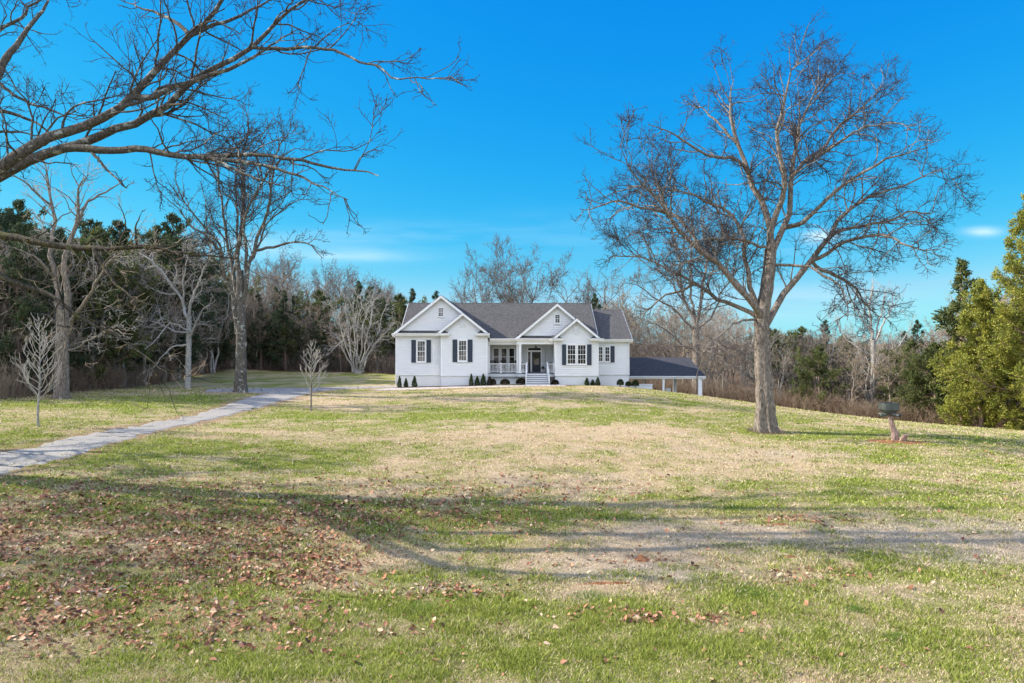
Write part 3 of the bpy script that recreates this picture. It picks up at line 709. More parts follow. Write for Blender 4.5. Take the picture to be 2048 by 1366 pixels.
# ---- tall tree left of the driveway
limbsL = [
 (.24, 1.0, [(480, 600), (480, 520), (482, 434), (484, 352), (487, 293), (498, 225)]),
 (.18, 2.5, [(477, 640), (475, 589), (462, 543), (455, 498), (448, 416), (439, 352), (430, 290)]),
 (.16, -2.5, [(474, 668), (468, 625), (459, 557), (446, 507), (437, 480), (393, 439), (378, 389), (350, 345)]),
 (.19, -1.5, [(484, 610), (488, 580), (502, 525), (516, 475), (525, 421), (543, 362), (548, 316), (600, 290)]),
 (.13, 3.0, [(468, 545), (475, 480), (475, 434), (475, 362), (468, 300)]),
 (.12, -3.0, [(512, 493), (557, 489), (575, 484), (616, 493), (645, 516)]),
 (.14, -2.0, [(482, 560), (489, 448), (511, 398), (534, 348), (561, 280), (589, 255)]),
 (.09, 2.5, [(500, 520), (540, 440), (590, 400), (640, 395)]),
 (.08, -3, [(448, 510), (410, 470), (360, 420), (320, 380)]),
 (.08, 3, [(485, 350), (510, 290), (540, 245), (560, 232)]),
]
specL = [(1.6, .22, .32, .5, .72, 8, .18, .2, .6, .020, 4.2, 6, 0),
         (2.1, .12, .50, .4, .8, 6, .22, .10, .6, .014, 2.2, 4, 1),
         (3.0, .10, .55, .4, .8, 4, .25, .06, .65, .010, 1.15, 3, 1),
         (3.0, .10, .60, .3, .8, 3, .24, .05, .7, .008, .55, 3, 1)]
bL = (wx(481, 57.), 57.)
hero('bare_tree', 'tall slender bare tree with dark patched trunk at the bend of the driveway', 'tree', bL, 57.0,
     [(481, 784, 0), (482, 679, 0), (479, 600, 0), (480, 540, 0)], limbsL, .50, .28, (M['bark_fore'], M['twig_dark']), specL, 22, flare=.3)
# ---- pale forked tree by the left wood
limbs1 = [
 (.26, 1.0, [(126, 640), (121, 600), (113, 520), (108, 400), (98, 350), (80, 320)]),
 (.28, -1.0, [(127, 640), (133, 600), (138, 500), (146, 420), (160, 360), (185, 335)]),
 (.17, -3.0, [(130, 680), (145, 640), (165, 600), (190, 560), (230, 520), (262, 470)]),
 (.13, -3.0, [(118, 560), (90, 530), (50, 500), (5, 490)]),
 (.12, 3.0, [(140, 450), (180, 400), (220, 380), (262, 350)]),
 (.10, -2.0, [(110, 420), (70, 380), (30, 350), (-10, 340)]),
 (.09, -3.5, [(132, 700), (170, 690), (210, 660), (262, 665)]),
 (.09, 3, [(124, 650), (95, 625), (60, 630), (20, 600)]),
]
spec1 = [(1.0, .2, .34, .45, .75, 7, .22, .05, .6, .018, 3.6, 6, 0),
         (1.8, .12, .44, .4, .8, 6, .28, -.02, .6, .013, 2.0, 4, 1),
         (3.0, .10, .50, .4, .8, 4, .28, 0, .65, .010, 1.0, 3, 1), (2.6, .10, .6, .3, .8, 3, .28, 0, .65, .008, .6, 3, 1)]
b1 = (wx(125, 52.), 52.)
hero('bare_tree', 'pale forked bare tree with thick trunk beside the leftmost sapling', 'tree', b1, 52.0,
     [(125, 797, 0), (125, 700, 0), (127, 620, 0)], limbs1, .50, .42, (M['bark_grey'], M['twig_pale']), spec1, 23, flare=.25)
limbs3 = [
 (.15, 1.5, [(378, 640), (374, 625), (350, 580), (335, 545), (310, 520), (270, 500)]),
 (.14, -1.5, [(379, 640), (384, 610), (392, 570), (402, 535), (430, 500)]),
 (.10, -2.0, [(377, 680), (395, 640), (410, 618), (432, 605)]),
 (.09, -2.0, [(376, 690), (350, 690), (325, 710), (305, 745)]),
 (.09, 2.0, [(377, 670), (340, 660), (300, 640), (250, 640)]),
 (.07, 2.0, [(352, 585), (330, 590), (290, 570), (240, 560)]),
 (.07, -1.5, [(370, 620), (362, 570), (368, 530), (380, 490)]),
 (.07, -3.5, [(376, 670), (340, 640), (310, 680), (290, 700)]),
]
spec3 = [(1.6, .15, .42, .4, .8, 7, .26, 0, .6, .018, 3.0, 5, 0),
         (2.6, .10, .46, .4, .85, 6, .3, -.06, .6, .014, 1.7, 3, 1),
         (3.4, .10, .50, .4, .8, 4, .3, -.03, .65, .011, .9, 3, 1), (2.6, .10, .6, .3, .8, 3, .28, 0, .65, .009, .6, 3, 1)]
b3 = (wx(375, 62.), 62.)
hero('bare_tree', 'slim pale bare tree with drooping twigs at the left wood edge', 'tree', b3, 62.0,
     [(375, 776, 0), (377, 700, 0), (378, 632, 0)], limbs3, .28, .2, (M['bark_pale'], M['twig_pale']), spec3, 24, flare=.2)
# ---- big bare tree behind the carport
limbs4 = [
 (.22, 1, [(1392, 650), (1372, 600), (1360, 560), (1350, 500), (1340, 430)]),
 (.22, -1, [(1393, 650), (1402, 600), (1412, 540), (1405, 470), (1398, 415)]),
 (.18, 3, [(1392, 640), (1383, 580), (1385, 500), (1375, 430)]),
 (.15, -3, [(1388, 660), (1340, 610), (1290, 580), (1245, 560)]),
 (.13, -2, [(1390, 700), (1350, 680), (1320, 650), (1285, 640)]),
 (.14, 2, [(1396, 660), (1440, 600), (1470, 540), (1480, 470)]),
 (.12, -2, [(1372, 600), (1310, 520), (1290, 470), (1280, 450)]),
 (.12, 1, [(1402, 600), (1430, 520), (1450, 450), (1455, 430)]),
 (.10, -4, [(1395, 710), (1440, 690), (1480, 700), (1520, 720)]),
 (.09, -5, [(1385, 690), (1350, 690), (1330, 700), (1300, 692)]),
]
spec4 = [(1.5, .2, .36, .45, .75, 7, .18, .14, .6, .026, 4.6, 5, 0),
         (2.4, .12, .5, .4, .8, 5, .22, .08, .6, .022, 2.6, 3, 1),
         (3.2, .10, .55, .4, .8, 4, .25, .06, .65, .015, 1.3, 3, 1), (1.8, .10, .6, .4, .8, 3, .25, .04, .65, .012, .7, 3, 1)]
b4 = (wx(1393, 87.), 87.)
hero('bare_tree', 'large grey bare tree rising behind the carport', 'tree', b4, 87.0,
     [(1393, 792, 0), (1393, 730, 0), (1392, 650, 0)], limbs4, .52, .40, (M['bark_grey'], M['twig']), spec4, 25, flare=.2, under=1.2)
limbs5 = [(.20, 1, [(1746, 690), (1744, 640), (1742, 590), (1748, 560)]), (.14, -1, [(1747, 700), (1765, 650), (1785, 610), (1800, 590)]), (.14, 2, [(1746, 690), (1725, 640), (1705, 610), (1690, 600)]),
          (.12, -2, [(1748, 740), (1775, 715), (1800, 690), (1825, 640)]), (.10, 2, [(1747, 690), (1758, 640), (1770, 600), (1772, 570)]), (.10, -2, [(1746, 760), (1780, 750), (1820, 745)]), (.1, 2, [(1746, 720), (1720, 700), (1690, 680), (1670, 640)])]
spec5 = [(1.3, .2, .36, .4, .6, 6, .13, .35, .6, .022, 3.0, 5, 0), (2.0, .12, .46, .4, .65, 4, .16, .2, .6, .015, 1.7, 3, 1), (1.8, .1, .5, .4, .6, 3, .18, .1, .6, .011, 1.0, 3, 1)]
b5 = (wx(1747, 79.), 79.)
hero('bare_tree', 'pale upright bare tree in front of the right wood behind the feeder', 'tree', b5, 79.0,
     [(1747, 815, 0), (1747, 740, 0), (1746, 680, 0)], limbs5, .33, .24, (M['bark_pale'], M['twig_pale']), spec5, 26, flare=.15, under=1.2)
limbs6 = []
for i, (ex, ey) in enumerate(((655, 650), (668, 610), (690, 600), (705, 590), (722, 588), (738, 600), (752, 592), (772, 612), (788, 640), (795, 660), (680, 640), (650, 690))):
    bx_ = 705+i*2.0; limbs6.append((.11 if i < 10 else .07, (-2, 1, 3, -1, 2, -3, 0, 2, -2, 1, -3, -4)[i], [(bx_, 744), (bx_*.8+ex*.2, 712), (bx_*.45+ex*.55, 672), (ex*.88+bx_*.12, ey+20), (ex, ey)]))
spec6 = [(1.6, .3, .34, .4, .6, 6, .2, .12, .6, .018, 2.2, 4, 0), (2.4, .12, .46, .4, .7, 4, .24, .05, .6, .014, 1.2, 3, 1), (2.2, .1, .5, .4, .7, 3, .24, .05, .6, .011, .8, 3, 1)]
b6 = (wx(716, 92.), 92.)
hero('bare_tree', 'pale many stemmed bare tree in front of the dark cedars left of the house', 'tree', b6, 92.0,
     [(716, 746, 0), (716, 742, 0)], limbs6, .5, .4, (M['bark_pale'], M['twig_pale']), spec6, 27, flare=.1, S=12)

# ---- the near tree beyond the left edge whose boughs hang into view
KS = 22.0/15.0      # the near tree stands 22 m away
Dn = 22.0
nt_root = (-23.4, 27.0)
nlimbs = [
 (.17, -.5, 1.0, [(-180, 420), (0, 331), (50, 303), (108, 284), (167, 253), (223, 223), (259, 200), (289, 164), (334, 120), (390, 70), (417, 42), (451, 0), (520, -110)]),
 (.165, .6, 1.4, [(-180, 430), (0, 342), (70, 316), (139, 295), (211, 270), (264, 256), (328, 223), (350, 195), (384, 164), (403, 145), (451, 120), (501, 94), (520, 70), (562, 37), (614, 0), (670, -50)]),
 (.10, 0, 1.0, [(259, 200), (320, 189), (362, 172), (403, 156), (473, 133), (500, 120), (553, 84), (602, 52)]),
 (.075, .2, -1.0, [(498, 92), (562, 94), (642, 96), (703, 110), (759, 136), (800, 159), (850, 158), (908, 150)]),
 (.12, .4, -1.2, [(110, 302), (211, 298), (305, 305), (384, 319), (445, 307), (539, 312), (633, 323), (694, 337), (755, 352)]),
 (.075, -.2, -1.6, [(384, 319), (469, 323), (544, 333), (609, 356), (650, 376), (692, 397)]),
 (.05, -.2, -1.0, [(420, 323), (460, 336), (500, 352), (560, 372)]),
 (.065, .3, 1.6, [(392, 70), (360, 45), (320, 28), (280, 14), (235, -2)]),
 (.085, .1, 1.5, [(390, 72), (425, 52), (459, 42), (500, 22), (545, 0), (600, -20)]),
 (.14, 2.0, 3.0, [(-60, 230), (0, 140), (28, 97), (47, 70), (70, 39), (92, 8), (110, -30)]),
 (.06, 1.5, 1.0, [(-40, 140), (0, 167), (50, 200), (97, 220), (160, 242)]),
 (.05, .8, 1.6, [(-60, 270), (0, 262), (50, 266), (105, 278)]),
 (.07, .5, 1.5, [(-60, 215), (20, 225), (75, 245), (130, 290)]),
 (.045, 0, -.6, [(170, 312), (215, 340), (245, 368), (252, 378)]),
 (.06, 0, .6, [(226, 224), (280, 205), (330, 172), (400, 160)]),
 (.05, .5, .2, [(340, 215), (365, 208), (383, 197)]),
 (.05, .6, .3, [(395, 162), (430, 178), (463, 197)]),
 (.11, -1.5, -2.4, [(-160, 440), (-60, 452), (0, 470), (50, 478), (100, 487), (170, 495), (230, 498), (260, 492), (290, 488), (320, 495), (350, 508), (400, 518), (470, 526)]),
 (.05, -1.9, -2.6, [(176, 498), (210, 540), (240, 575), (270, 598), (298, 610)]),
 (.085, -1.0, -2.2, [(-150, 470), (-60, 515), (0, 548), (40, 562), (80, 585), (110, 600), (150, 625), (200, 652), (250, 690), (290, 712), (330, 738)]),
 (.03, -2, -2.2, [(260, 492), (270, 455), (285, 420)]),
]
def near_tree():
    r_ = np.random.default_rng(31)
    g0 = gzs(*nt_root); root = thing('bare_tree', 'near tree rooted beyond the left edge with lichened boughs hanging across the sky', 'tree', (nt_root[0], nt_root[1], g0-.05))
    o0 = np.array(root.location)
    tp = [np.array((nt_root[0], nt_root[1], g0-.3)), np.array((-23.1, 26.8, 6)), np.array((-22.9, 26.6, wz(440, 22)-.6)), np.array((-23.1, 27, 15)), np.array((-22.6, 27, 21)), np.array((-23, 28, 26))]
    q, p = fluted_trunk(tp, .60, .08, 0, r_, .4); [v.__isub__(o0) for v in q.v]; q.build('trunk', M['bark_fore'], root, True)
    groups = {}; prev = []
    for i, (ra, d0, d1, pts) in enumerate(nlimbs):
        ra *= KS; d0 *= KS; d1 *= KS
        n = len(pts)
        if pts[0][0] > -10:
            best = min(prev, key=lambda e: math.hypot(e[0]-pts[0][0], e[1]-pts[0][1]))
            if math.hypot(best[0]-pts[0][0], best[1]-pts[0][1]) < 30: d0 = best[2]; ra = min(ra, best[3]*1.05); pts = [(best[0], best[1])]+list(pts[1:])
        c = np.array([P3(px, py, Dn+d0+(d1-d0)*k/(n-1)) for k, (px, py) in enumerate(pts)]); S = 26
        LL = wander_line(c, S, .22, r_)-o0; rr = ra*.86*(1-np.linspace(0, 1, S)*.93)**.85
        if pts[0][0] < -30 and i not in (9, 10, 11, 12): LL[0] = np.array((-22.9, 26.6, LL[0][2]+o0[2]))-o0
        for k in range(1, S): w_ = LL[k]+o0; prev.append((1024+w_[0]/w_[1]*FPX, 683-(w_[2]-CAMZ)/w_[1]*FPX, w_[1]-Dn, rr[k]))
        lm_ = MB(); lm_.tubes(LL, rr, 12, 0); mo = M['bark_moss'] if i >= 17 else M['bark_fore']
        o_ = lm_.build('limb', mo, root, True)
        if i >= 17: o_['label'] = 'dark mossy lower bough'
        groups.setdefault(i >= 17, []).append((LL, rr))
    # unseen upper limbs whose shade falls on the lawn
    extra = []
    for a, z0, ln, up_ in ((2.2, 12, 8, .8), (-1.4, 11, 8, .6), (3.4, 14, 8, .9), (.6, 15, 8, 1.0), (-2.4, 13, 7, .8), (1.4, 17, 7, 1.1), (-.4, 18, 6, 1.2), (-.9, 9.5, 8, .45)):
        d_ = np.array((math.cos(a), math.sin(a), up_)); d_ /= np.linalg.norm(d_); b0 = np.array((-22.9, 27.0, z0+2)); extra.append((wander_line([b0, b0+d_*ln*.5, b0+d_*ln+np.array((0, 0, 1))], 26, .4, r_)-o0, .11*(1-np.linspace(0, 1, 26)*.93)))
    for LL, rr in extra:
        lm_ = MB(); lm_.tubes(LL, rr, 8, 0); lm_.build('limb', M['bark_fore'], root, True)
    cr = MB()
    P = np.array([g_[0] for g_ in groups[False]]+[e[0] for e in extra]); R = np.array([g_[1] for g_ in groups[False]]+[e[1] for e in extra])
    sp = [(1.55, .08, .22, .3, .85, 9, .20, .14, .55, .017, 2.8, 5, 0), (2.7, .10, .58, .4, .75, 6, .22, .12, .6, .011, 1.5, 4, 1), (3.6, .12, .55, .4, .7, 4, .22, .1, .7, .0078, .62, 3, 1), (3.5, .2, .5, .4, .7, 3, .2, .1, .8, .0064, .3, 3, 1)]
    levels(P, R, sp, r_, cr, 1)
    cr.build('crown', [M['bark_fore'], M['twig_dark']], root, True)
    cr = MB(); P = np.array([g_[0] for g_ in groups[True]]); R = np.array([g_[1] for g_ in groups[True]])
    sp = [(.85, .25, .2, .3, .85, 6, .2, .02, .5, .012, 1.7, 4, 0), (1.9, .15, .5, .4, .75, 5, .2, .05, .6, .0075, .75, 3, 1), (2.8, .15, .55, .4, .7, 4, .22, .1, .7, .006, .37, 3, 1)]
    levels(P, R, sp, r_, cr, 1); o_ = cr.build('crown', [M['bark_moss'], M['twig_tan']], root, True)
near_tree()

# ---- saplings
def sapling(name, label, px, py, D, top, wide, n, seed, m1, m2, lowfrac):
    r_ = np.random.default_rng(seed); x = wx(px, D); z = gzs(x, D); h = wz(top, D)-z
    root = thing(name, label, 'sapling', (x, D, z-.03)); S = 14
    tr = wander_line([(0, 0, -.15), (0.03, 0, h*.5), (wide*.03, 0, h)], S, .12, r_); rt = .062*(1-np.linspace(0, 1, S)*.9)+.005
    q = MB(); q.tubes(tr, rt, 8); q.build('trunk', m1, root, True)
    cr = MB(); t_ = np.linspace(lowfrac, .93, n); P, R = [], []
    for i, tt in enumerate(t_):
        b0 = tr[int(tt*(S-1))]*(1-(tt*(S-1)) % 1)+tr[min(S-1, int(tt*(S-1))+1)]*((tt*(S-1)) % 1); a = i*2.4+r_.normal(0, .3)
        ln = wide*(1-(tt-lowfrac)/(1-lowfrac))**.7*r_.uniform(.65, 1.1)+.15; rise = r_.uniform(.7, 1.25)
        d_ = np.array((math.cos(a), math.sin(a), 0)); P.append(wander_line([b0, b0+d_*ln*.5+np.array((0, 0, rise*ln*.45)), b0+d_*ln*.85+np.array((0, 0, rise*ln*1.15))], 7, .3, r_)); R.append(.025*(1-np.linspace(0, 1, 7)*.7))
    P, R = np.array(P), np.array(R); cr.tubes(P, R, 5, 0)
    levels(P, R, [(3.4, .2, .45, .4, .55, 5, .12, .3, .7, .013, .9, 4, 0), (3.0, .2, .5, .4, .6, 4, .14, .2, .7, .010, .5, 3, 0)], r_, cr, 0)
    cr.build('crown', m2, root, True)
sapling('sapling', 'bushy young bare sapling with reddish pale stems at the far left of the lawn', 77, 852, 38.0, 628, 1.3, 34, 41, M['bark_pale'], M['twig_pale'], .26)
sapling('sapling', 'small pyramid shaped bare sapling between the driveway and the house', 622, 822, 48.0, 680, .95, 28, 42, M['bark_grey'], M['twig_pale'], .28)

# ---- woodland kinds: one of each built, then copied
def bare_kind(name, H, r0, seed, spread, m1, m2, dens=1.0, stems=1, up=.2, trunk_h=.35):
    r_ = np.random.default_rng(seed)
    root = thing(name, 'bare tree', 'tree'); q = MB(); P, R = [], []
    for s_ in range(stems):
        a = r_.uniform(0, 6.28); ln_ = .0 if stems == 1 else .16
        top_ = np.array((math.cos(a)*H*ln_*1.4, math.sin(a)*H*ln_*1.4, H*r_.uniform(.86, 1)))
        tr = wander_line([(.0, 0, -1), (top_[0]*.3, top_[1]*.3, H*.4), top_], 16, .3, r_); q.tubes(tr, r0/(1+.35*(stems-1))*(1-np.linspace(0, 1, 16)*.9), 8)
        nl = int(15/(stems**.6))
        for i in range(nl):
            tt = trunk_h+(.95-trunk_h)*(i/nl)+r_.uniform(0, .03); b0 = tr[int(tt*15)]; az = i*2.4+r_.normal(0, .4); ln = H*spread*(1-.75*(tt-trunk_h))*r_.uniform(.7, 1.15); rise = r_.uniform(.4, 1.1)+.6*tt
            d_ = np.array((math.cos(az), math.sin(az), 0)); P.append(wander_line([b0, b0+d_*ln*.5+np.array((0, 0, rise*ln*.35)), b0+d_*ln*.85+np.array((0, 0, rise*ln*.8))], 9, .35, r_)); R.append(np.maximum(.012, r0*.38*(1-tt*.5)/(stems**.5)*(1-np.linspace(0, 1, 9)*.85)))
    q.build('trunk', m1, root, True)
    cr = MB(); P, R = np.array(P), np.array(R); cr.tubes(P, R, 6, 0)
    levels(P, R, [(1.6*dens, .10, .46, .2, .72, 6, .2, up, .6, .026, 3.4, 4, 0), (2.5*dens, .12, .52, .4, .75, 4, .24, up*.5, .6, .020, 1.9, 3, 1), (2.6*dens, .1, .6, .4, .7, 3, .26, up*.4, .6, .015, 1.0, 3, 1)], r_, cr, 1)
    cr.build('crown', [m1, m2], root, True); return root
def cedar_kind(name, H, rad, seed, fol, nl=46, leaf=.30, dens=1.0, skirt=.08, tk=1.35):
    r_ = np.random.default_rng(seed); root = thing(name, 'cedar', 'cedar tree')
    tr = wander_line([(0, 0, -1), (.1, 0, H*.5), (0, 0, H*.985)], 16, .1, r_); q = MB(); q.tubes(tr, .02*H*(1-np.linspace(0, 1, 16)*.93), 8); q.build('trunk', M['bark_red'], root, True)
    P, R = [], []
    for i in range(nl):
        tt = skirt+(1-skirt)*(i/nl)**1.0; b0 = np.array((0, 0, H*tt)); az = i*2.4+r_.normal(0, .5)
        prof = min(1.0, (1-tt)*tk+.03)*(.55+.45*min(1, tt*6)); ln = rad*prof*r_.choice([.45, .8, 1.0, 1.3], p=[.25, .25, .3, .2]); rise = r_.uniform(.05, .5)+.5*tt
        d_ = np.array((math.cos(az), math.sin(az), 0)); P.append(wander_line([b0, b0+d_*ln*.5+np.array((0, 0, rise*ln*.3)), b0+d_*ln+np.array((0, 0, rise*ln))], 8, .25, r_)); R.append(.010*H*(1-tt*.7)*.35*(1-np.linspace(0, 1, 8)*.8)+.008)
    P, R = np.array(P), np.array(R); cr = MB(); cr.tubes(P, R, 4, 0)
    P2, R2 = grow(P, R, 3.6*dens, .05, .42, .45, .85, 5, .2, .12, .6, .012, r_, lmax=rad*.5); cr.tubes(P2, R2, 3, 0)
    PP = np.concatenate([P2[:, 1:].reshape(-1, 3), P2[:, 2:].reshape(-1, 3), P[:, 2:].reshape(-1, 3)]); dd = np.concatenate([(P2[:, 1:]-P2[:, :-1]).reshape(-1, 3), (P2[:, 2:]-P2[:, 1:-1]).reshape(-1, 3), (P[:, 2:]-P[:, 1:-1]).reshape(-1, 3)])
    m_ = max(4, int(5.5*dens*(.3/leaf)**.8)); PP = np.repeat(PP, m_, 0)+r_.normal(0, max(leaf, .26)*.45, (len(PP)*m_, 3)); dd = np.repeat(dd, m_, 0); dd /= np.linalg.norm(dd, axis=1, keepdims=True)+1e-9
    n = len(PP); f = dd+r_.normal(0, .55, (n, 3)); f[:, 2] += .12; f /= np.linalg.norm(f, axis=1, keepdims=True); sdv = np.cross(f, r_.normal(0, 1, (n, 3))); sdv /= np.linalg.norm(sdv, axis=1, keepdims=True)
    L_ = leaf*r_.uniform(.5, 1.2, (n, 1)); W_ = L_*.22
    V = np.stack([PP-f*L_*.3, PP+sdv*W_+f*L_*.15, PP+f*L_*.8, PP-sdv*W_+f*L_*.1], 1).reshape(-1, 3); cr.add(V, np.arange(n*4).reshape(-1, 4), 1)
    cr.build('crown', [M['bark_red'], fol], root, False); return root
protos = {}
used_p = set()
def proto(k):
    if k not in protos:
        a = {
         'bareA': lambda: bare_kind('woodland_tree', 14, .24, 51, .30, M['bark_tan'], M['twig_tan'], 1.15),
         'bareB': lambda: bare_kind('woodland_tree', 14, .22, 52, .36, M['bark_tan'], M['twig_tan'], 1.15, up=.1),
         'bareC': lambda: bare_kind('woodland_tree', 12, .26, 53, .34, M['bark_pale'], M['twig_tan'], 1.15, stems=3, up=.05, trunk_h=.25),
         'bareD': lambda: bare_kind('woodland_tree', 16, .30, 54, .34, M['bark_grey'], M['twig'], 1.0, up=.3, trunk_h=.42),
         'vase': lambda: bare_kind('woodland_tree', 17, .34, 55, .42, M['bark_grey'], M['twig'], 1.05, stems=2, up=.35, trunk_h=.4),
         'cedA': lambda: cedar_kind('cedar_tree', 13, 2.9, 61, M['cedar_dark'], leaf=.25, dens=1.05),
         'cedB': lambda: cedar_kind('cedar_tree', 11, 3.3, 62, M['cedar_mid'], leaf=.25, dens=1.05, tk=2.4),
         'cedC': lambda: cedar_kind('cedar_tree', 15, 3.3, 63, M['cedar_dark'], 50, .28, 1.05, .08, 2.2),
        }[k]()
        protos[k] = a
    return protos[k]
def put(k, x, y, s, rz, label, group, name=None, sink=0.0, sz=1.0):
    r = proto(k)
    if k not in used_p: used_p.add(k); o = r
    else:
        o = r.copy(); COL.objects.link(o)
        for ch in list(r.children):
            c = ch.copy(); COL.objects.link(c); c.parent = o
    o.location = (x, y, gzs(x, y)-.1-sink); o.rotation_euler = (0, 0, rz); o.scale = (s, s, s*sz)
    o['label'] = label
    if group: o['group'] = group
    return o
HGT = dict(bareA=14, bareB=14, bareC=12, bareD=16, vase=17, cedA=13, cedB=11, cedC=15)
def put_px(k, px, D, top, label, group=None, rz=None):
    x = wx(px, D); h = wz(top, D)-gzs(x, D); return put(k, x, D, h/HGT[k], rng.uniform(0, 6.28) if rz is None else rz, label, group)
# individual ones the photograph shows plainly
put_px('vase', 985, 100, 532, 'round crowned bare tree above the left half of the main roof ridge', None, .6)
put_px('vase', 1045, 104, 532, 'round crowned bare tree above the middle of the roof ridge', None, 2.4)
put_px('bareD', 1132, 106, 556, 'smaller bare tree above the right front gable', None, 1.0)
put_px('bareD', 930, 112, 572, 'faint low bare tree just right of the left gable peak', None, 3.0)
put_px('cedA', 1190, 96, 588, 'dark cedar showing between the main roof and the lower wing roof')
put_px('cedA', 872, 97, 582, 'dark cedar tip behind the peak of the left gable')
put_px('cedA', 718, 104, 562, 'tall dark cedar with bare top, left of the pair of cedars near the house')
put_px('cedC', 738, 101, 572, 'dark cedar with feathery top, right of the pair of cedars near the house')
put_px('cedB', 800, 98, 590, 'olive green cedar touching the left edge of the main roof')
put_px('cedA', 825, 99, 577, 'dark feathery cedar behind the left end of the main roof')
put_px('cedB', 640, 104, 582, 'olive topped cedar in the middle of the left wood')
put_px('cedC', 590, 104, 590, 'broad dark cedar right of the tall driveway tree')
put_px('cedC', 345, 76, 428, 'tall dark rounded cedar behind the slim pale tree')
put_px('cedC', 318, 78, 450, 'dark cedar left of the tall rounded cedar')
put_px('cedC', 240, 74, 440, 'dark cedar behind the right boughs of the pale forked tree')
put_px('cedC', 180, 76, 438, 'dark cedar directly behind the pale forked tree')
put_px('cedC', 35, 68, 400, 'dark cedar at the far left edge of the photo')
put_px('bareC', 1440, 92, 610, 'pale many stemmed bare tree right of the big tree behind the carport')
put_px('bareA', 1245, 96, 560, 'bare tree just right of the wing roof ridge')
put_px('bareD', 1210, 104, 556, 'thin bare tree above the wing roof ridge')
put_px('bareC', 1585, 84, 700, 'slim whitish multi stemmed bare tree right of the big tree trunk')
put_px('bareC', 1640, 84, 655, 'grey bushy bare tree between the big tree and the pale upright tree')
put_px('cedA', 1650, 98, 640, 'pointed cedar tip on the skyline right of the big tree trunk')
put_px('cedB', 1600, 94, 655, 'olive cedar on the skyline just right of the big tree trunk')
put_px('cedA', 1835, 90, 640, 'dark cedar on the skyline left of the yellow green cedar')
put_px('cedB', 1830, 72, 735, 'low green cedar at the edge of the right wood behind the feeder')
for i_, (px, D_, tp, k_) in enumerate(((215, 66, 545, 'bareC'), (268, 71, 500, 'bareC'), (60, 57, 520, 'bareC'), (325, 76, 470, 'bareC'), (430, 92, 545, 'bareC'), (170, 63, 600, 'bareC'), (20, 54, 610, 'bareC'), (545, 102, 560, 'bareA'), (600, 104, 590, 'bareC'), (510, 100, 540, 'bareB'))):
    put_px(k_, px, D_, tp, 'pale grey bushy bare tree in front of the dark cedars of the left wood', 'pale bushy bare trees before the left cedars')
# filler woods
def fill(regions, group, label, kinds, seed, n, tops, dmin):
    r_ = np.random.default_rng(seed); pts = []
    tries = 0
    while len(pts) < n and tries < 6000:
        tries += 1
        px = r_.uniform(*regions[:2]); ed = np.interp(px, _ep, _ed); D = ed+1.5+r_.random()**1.25*regions[2]; x = wx(px, D)
        if any((x-a)**2+(D-b)**2 < dmin**2 for a, b in pts): continue
        if 9 < x < 23 and D < 88: continue
        if -14 < x < 14 and D < 88: continue
        pts.append((x, D)); k = r_.choice(kinds); tp = np.interp(px, [t_[0] for t_ in tops], [t_[1] for t_ in tops])+r_.uniform(-8, 42)
        h = wz(tp, D)-gzs(x, D); h *= min(1, (D/ed)**.0); s = h/HGT[k]; s = np.clip(s, .35, 1.9)
        put(k, x, D, s, r_.uniform(0, 6.28), label, group)
topsL = [(-400, 400), (0, 425), (200, 440), (350, 452), (420, 520), (500, 545), (650, 575), (800, 600), (900, 605)]
fill((-160, 840, 16), 'dark cedars filling the left wood', 'dark cedar packed among others in the wood left of the house', ['cedA', 'cedB', 'cedC', 'cedA'], 71, 56, [(a, b+22) for a, b in topsL], 2.2)
fill((-140, 840, 12), 'grey bare trees in the left wood', 'grey bare tree packed among others in the wood left of the house', ['bareA', 'bareB', 'bareC', 'bareC'], 72, 66, [(a, b+40) for a, b in topsL], 2.6)
topsR = [(860, 605), (1250, 600), (1330, 600), (1450, 620), (1550, 655), (1850, 655), (1950, 600), (2100, 560), (2400, 540)]
fill((1180, 2200, 40), 'grey bare trees in the right wood', 'grey bare tree packed among others in the wood right of the house', ['bareA', 'bareB', 'bareC', 'bareC'], 73, 122, [(a, b+6) for a, b in topsR], 2.4)
fill((1480, 2220, 40), 'cedars in the right wood', 'green cedar packed among others in the wood right of the house', ['cedA', 'cedB', 'cedB'], 74, 28, [(a, b+12) for a, b in topsR], 3.0)
fill((840, 1200, 14), 'trees behind the house', 'bare tree largely hidden behind the house', ['bareA', 'bareB'], 75, 12, [(800, 620), (1300, 620)], 4)
# pale trees on the hill beyond the left wood
r_ = np.random.default_rng(77)
for i in range(56):
    px = r_.uniform(380, 860); Dd = r_.uniform(122, 160); tp = np.interp(px, [380, 560, 700, 860], [520, 528, 560, 590])+r_.uniform(-4, 30); x = wx(px, Dd); h = wz(tp, Dd)-gzs(x, Dd)
    put(r_.choice(['bareA', 'bareC', 'bareD']), x, Dd, np.clip(h/14, .4, 1.6), r_.uniform(0, 6.28), 'pale bare tree on the hill behind the left wood', 'pale bare trees on the hill')
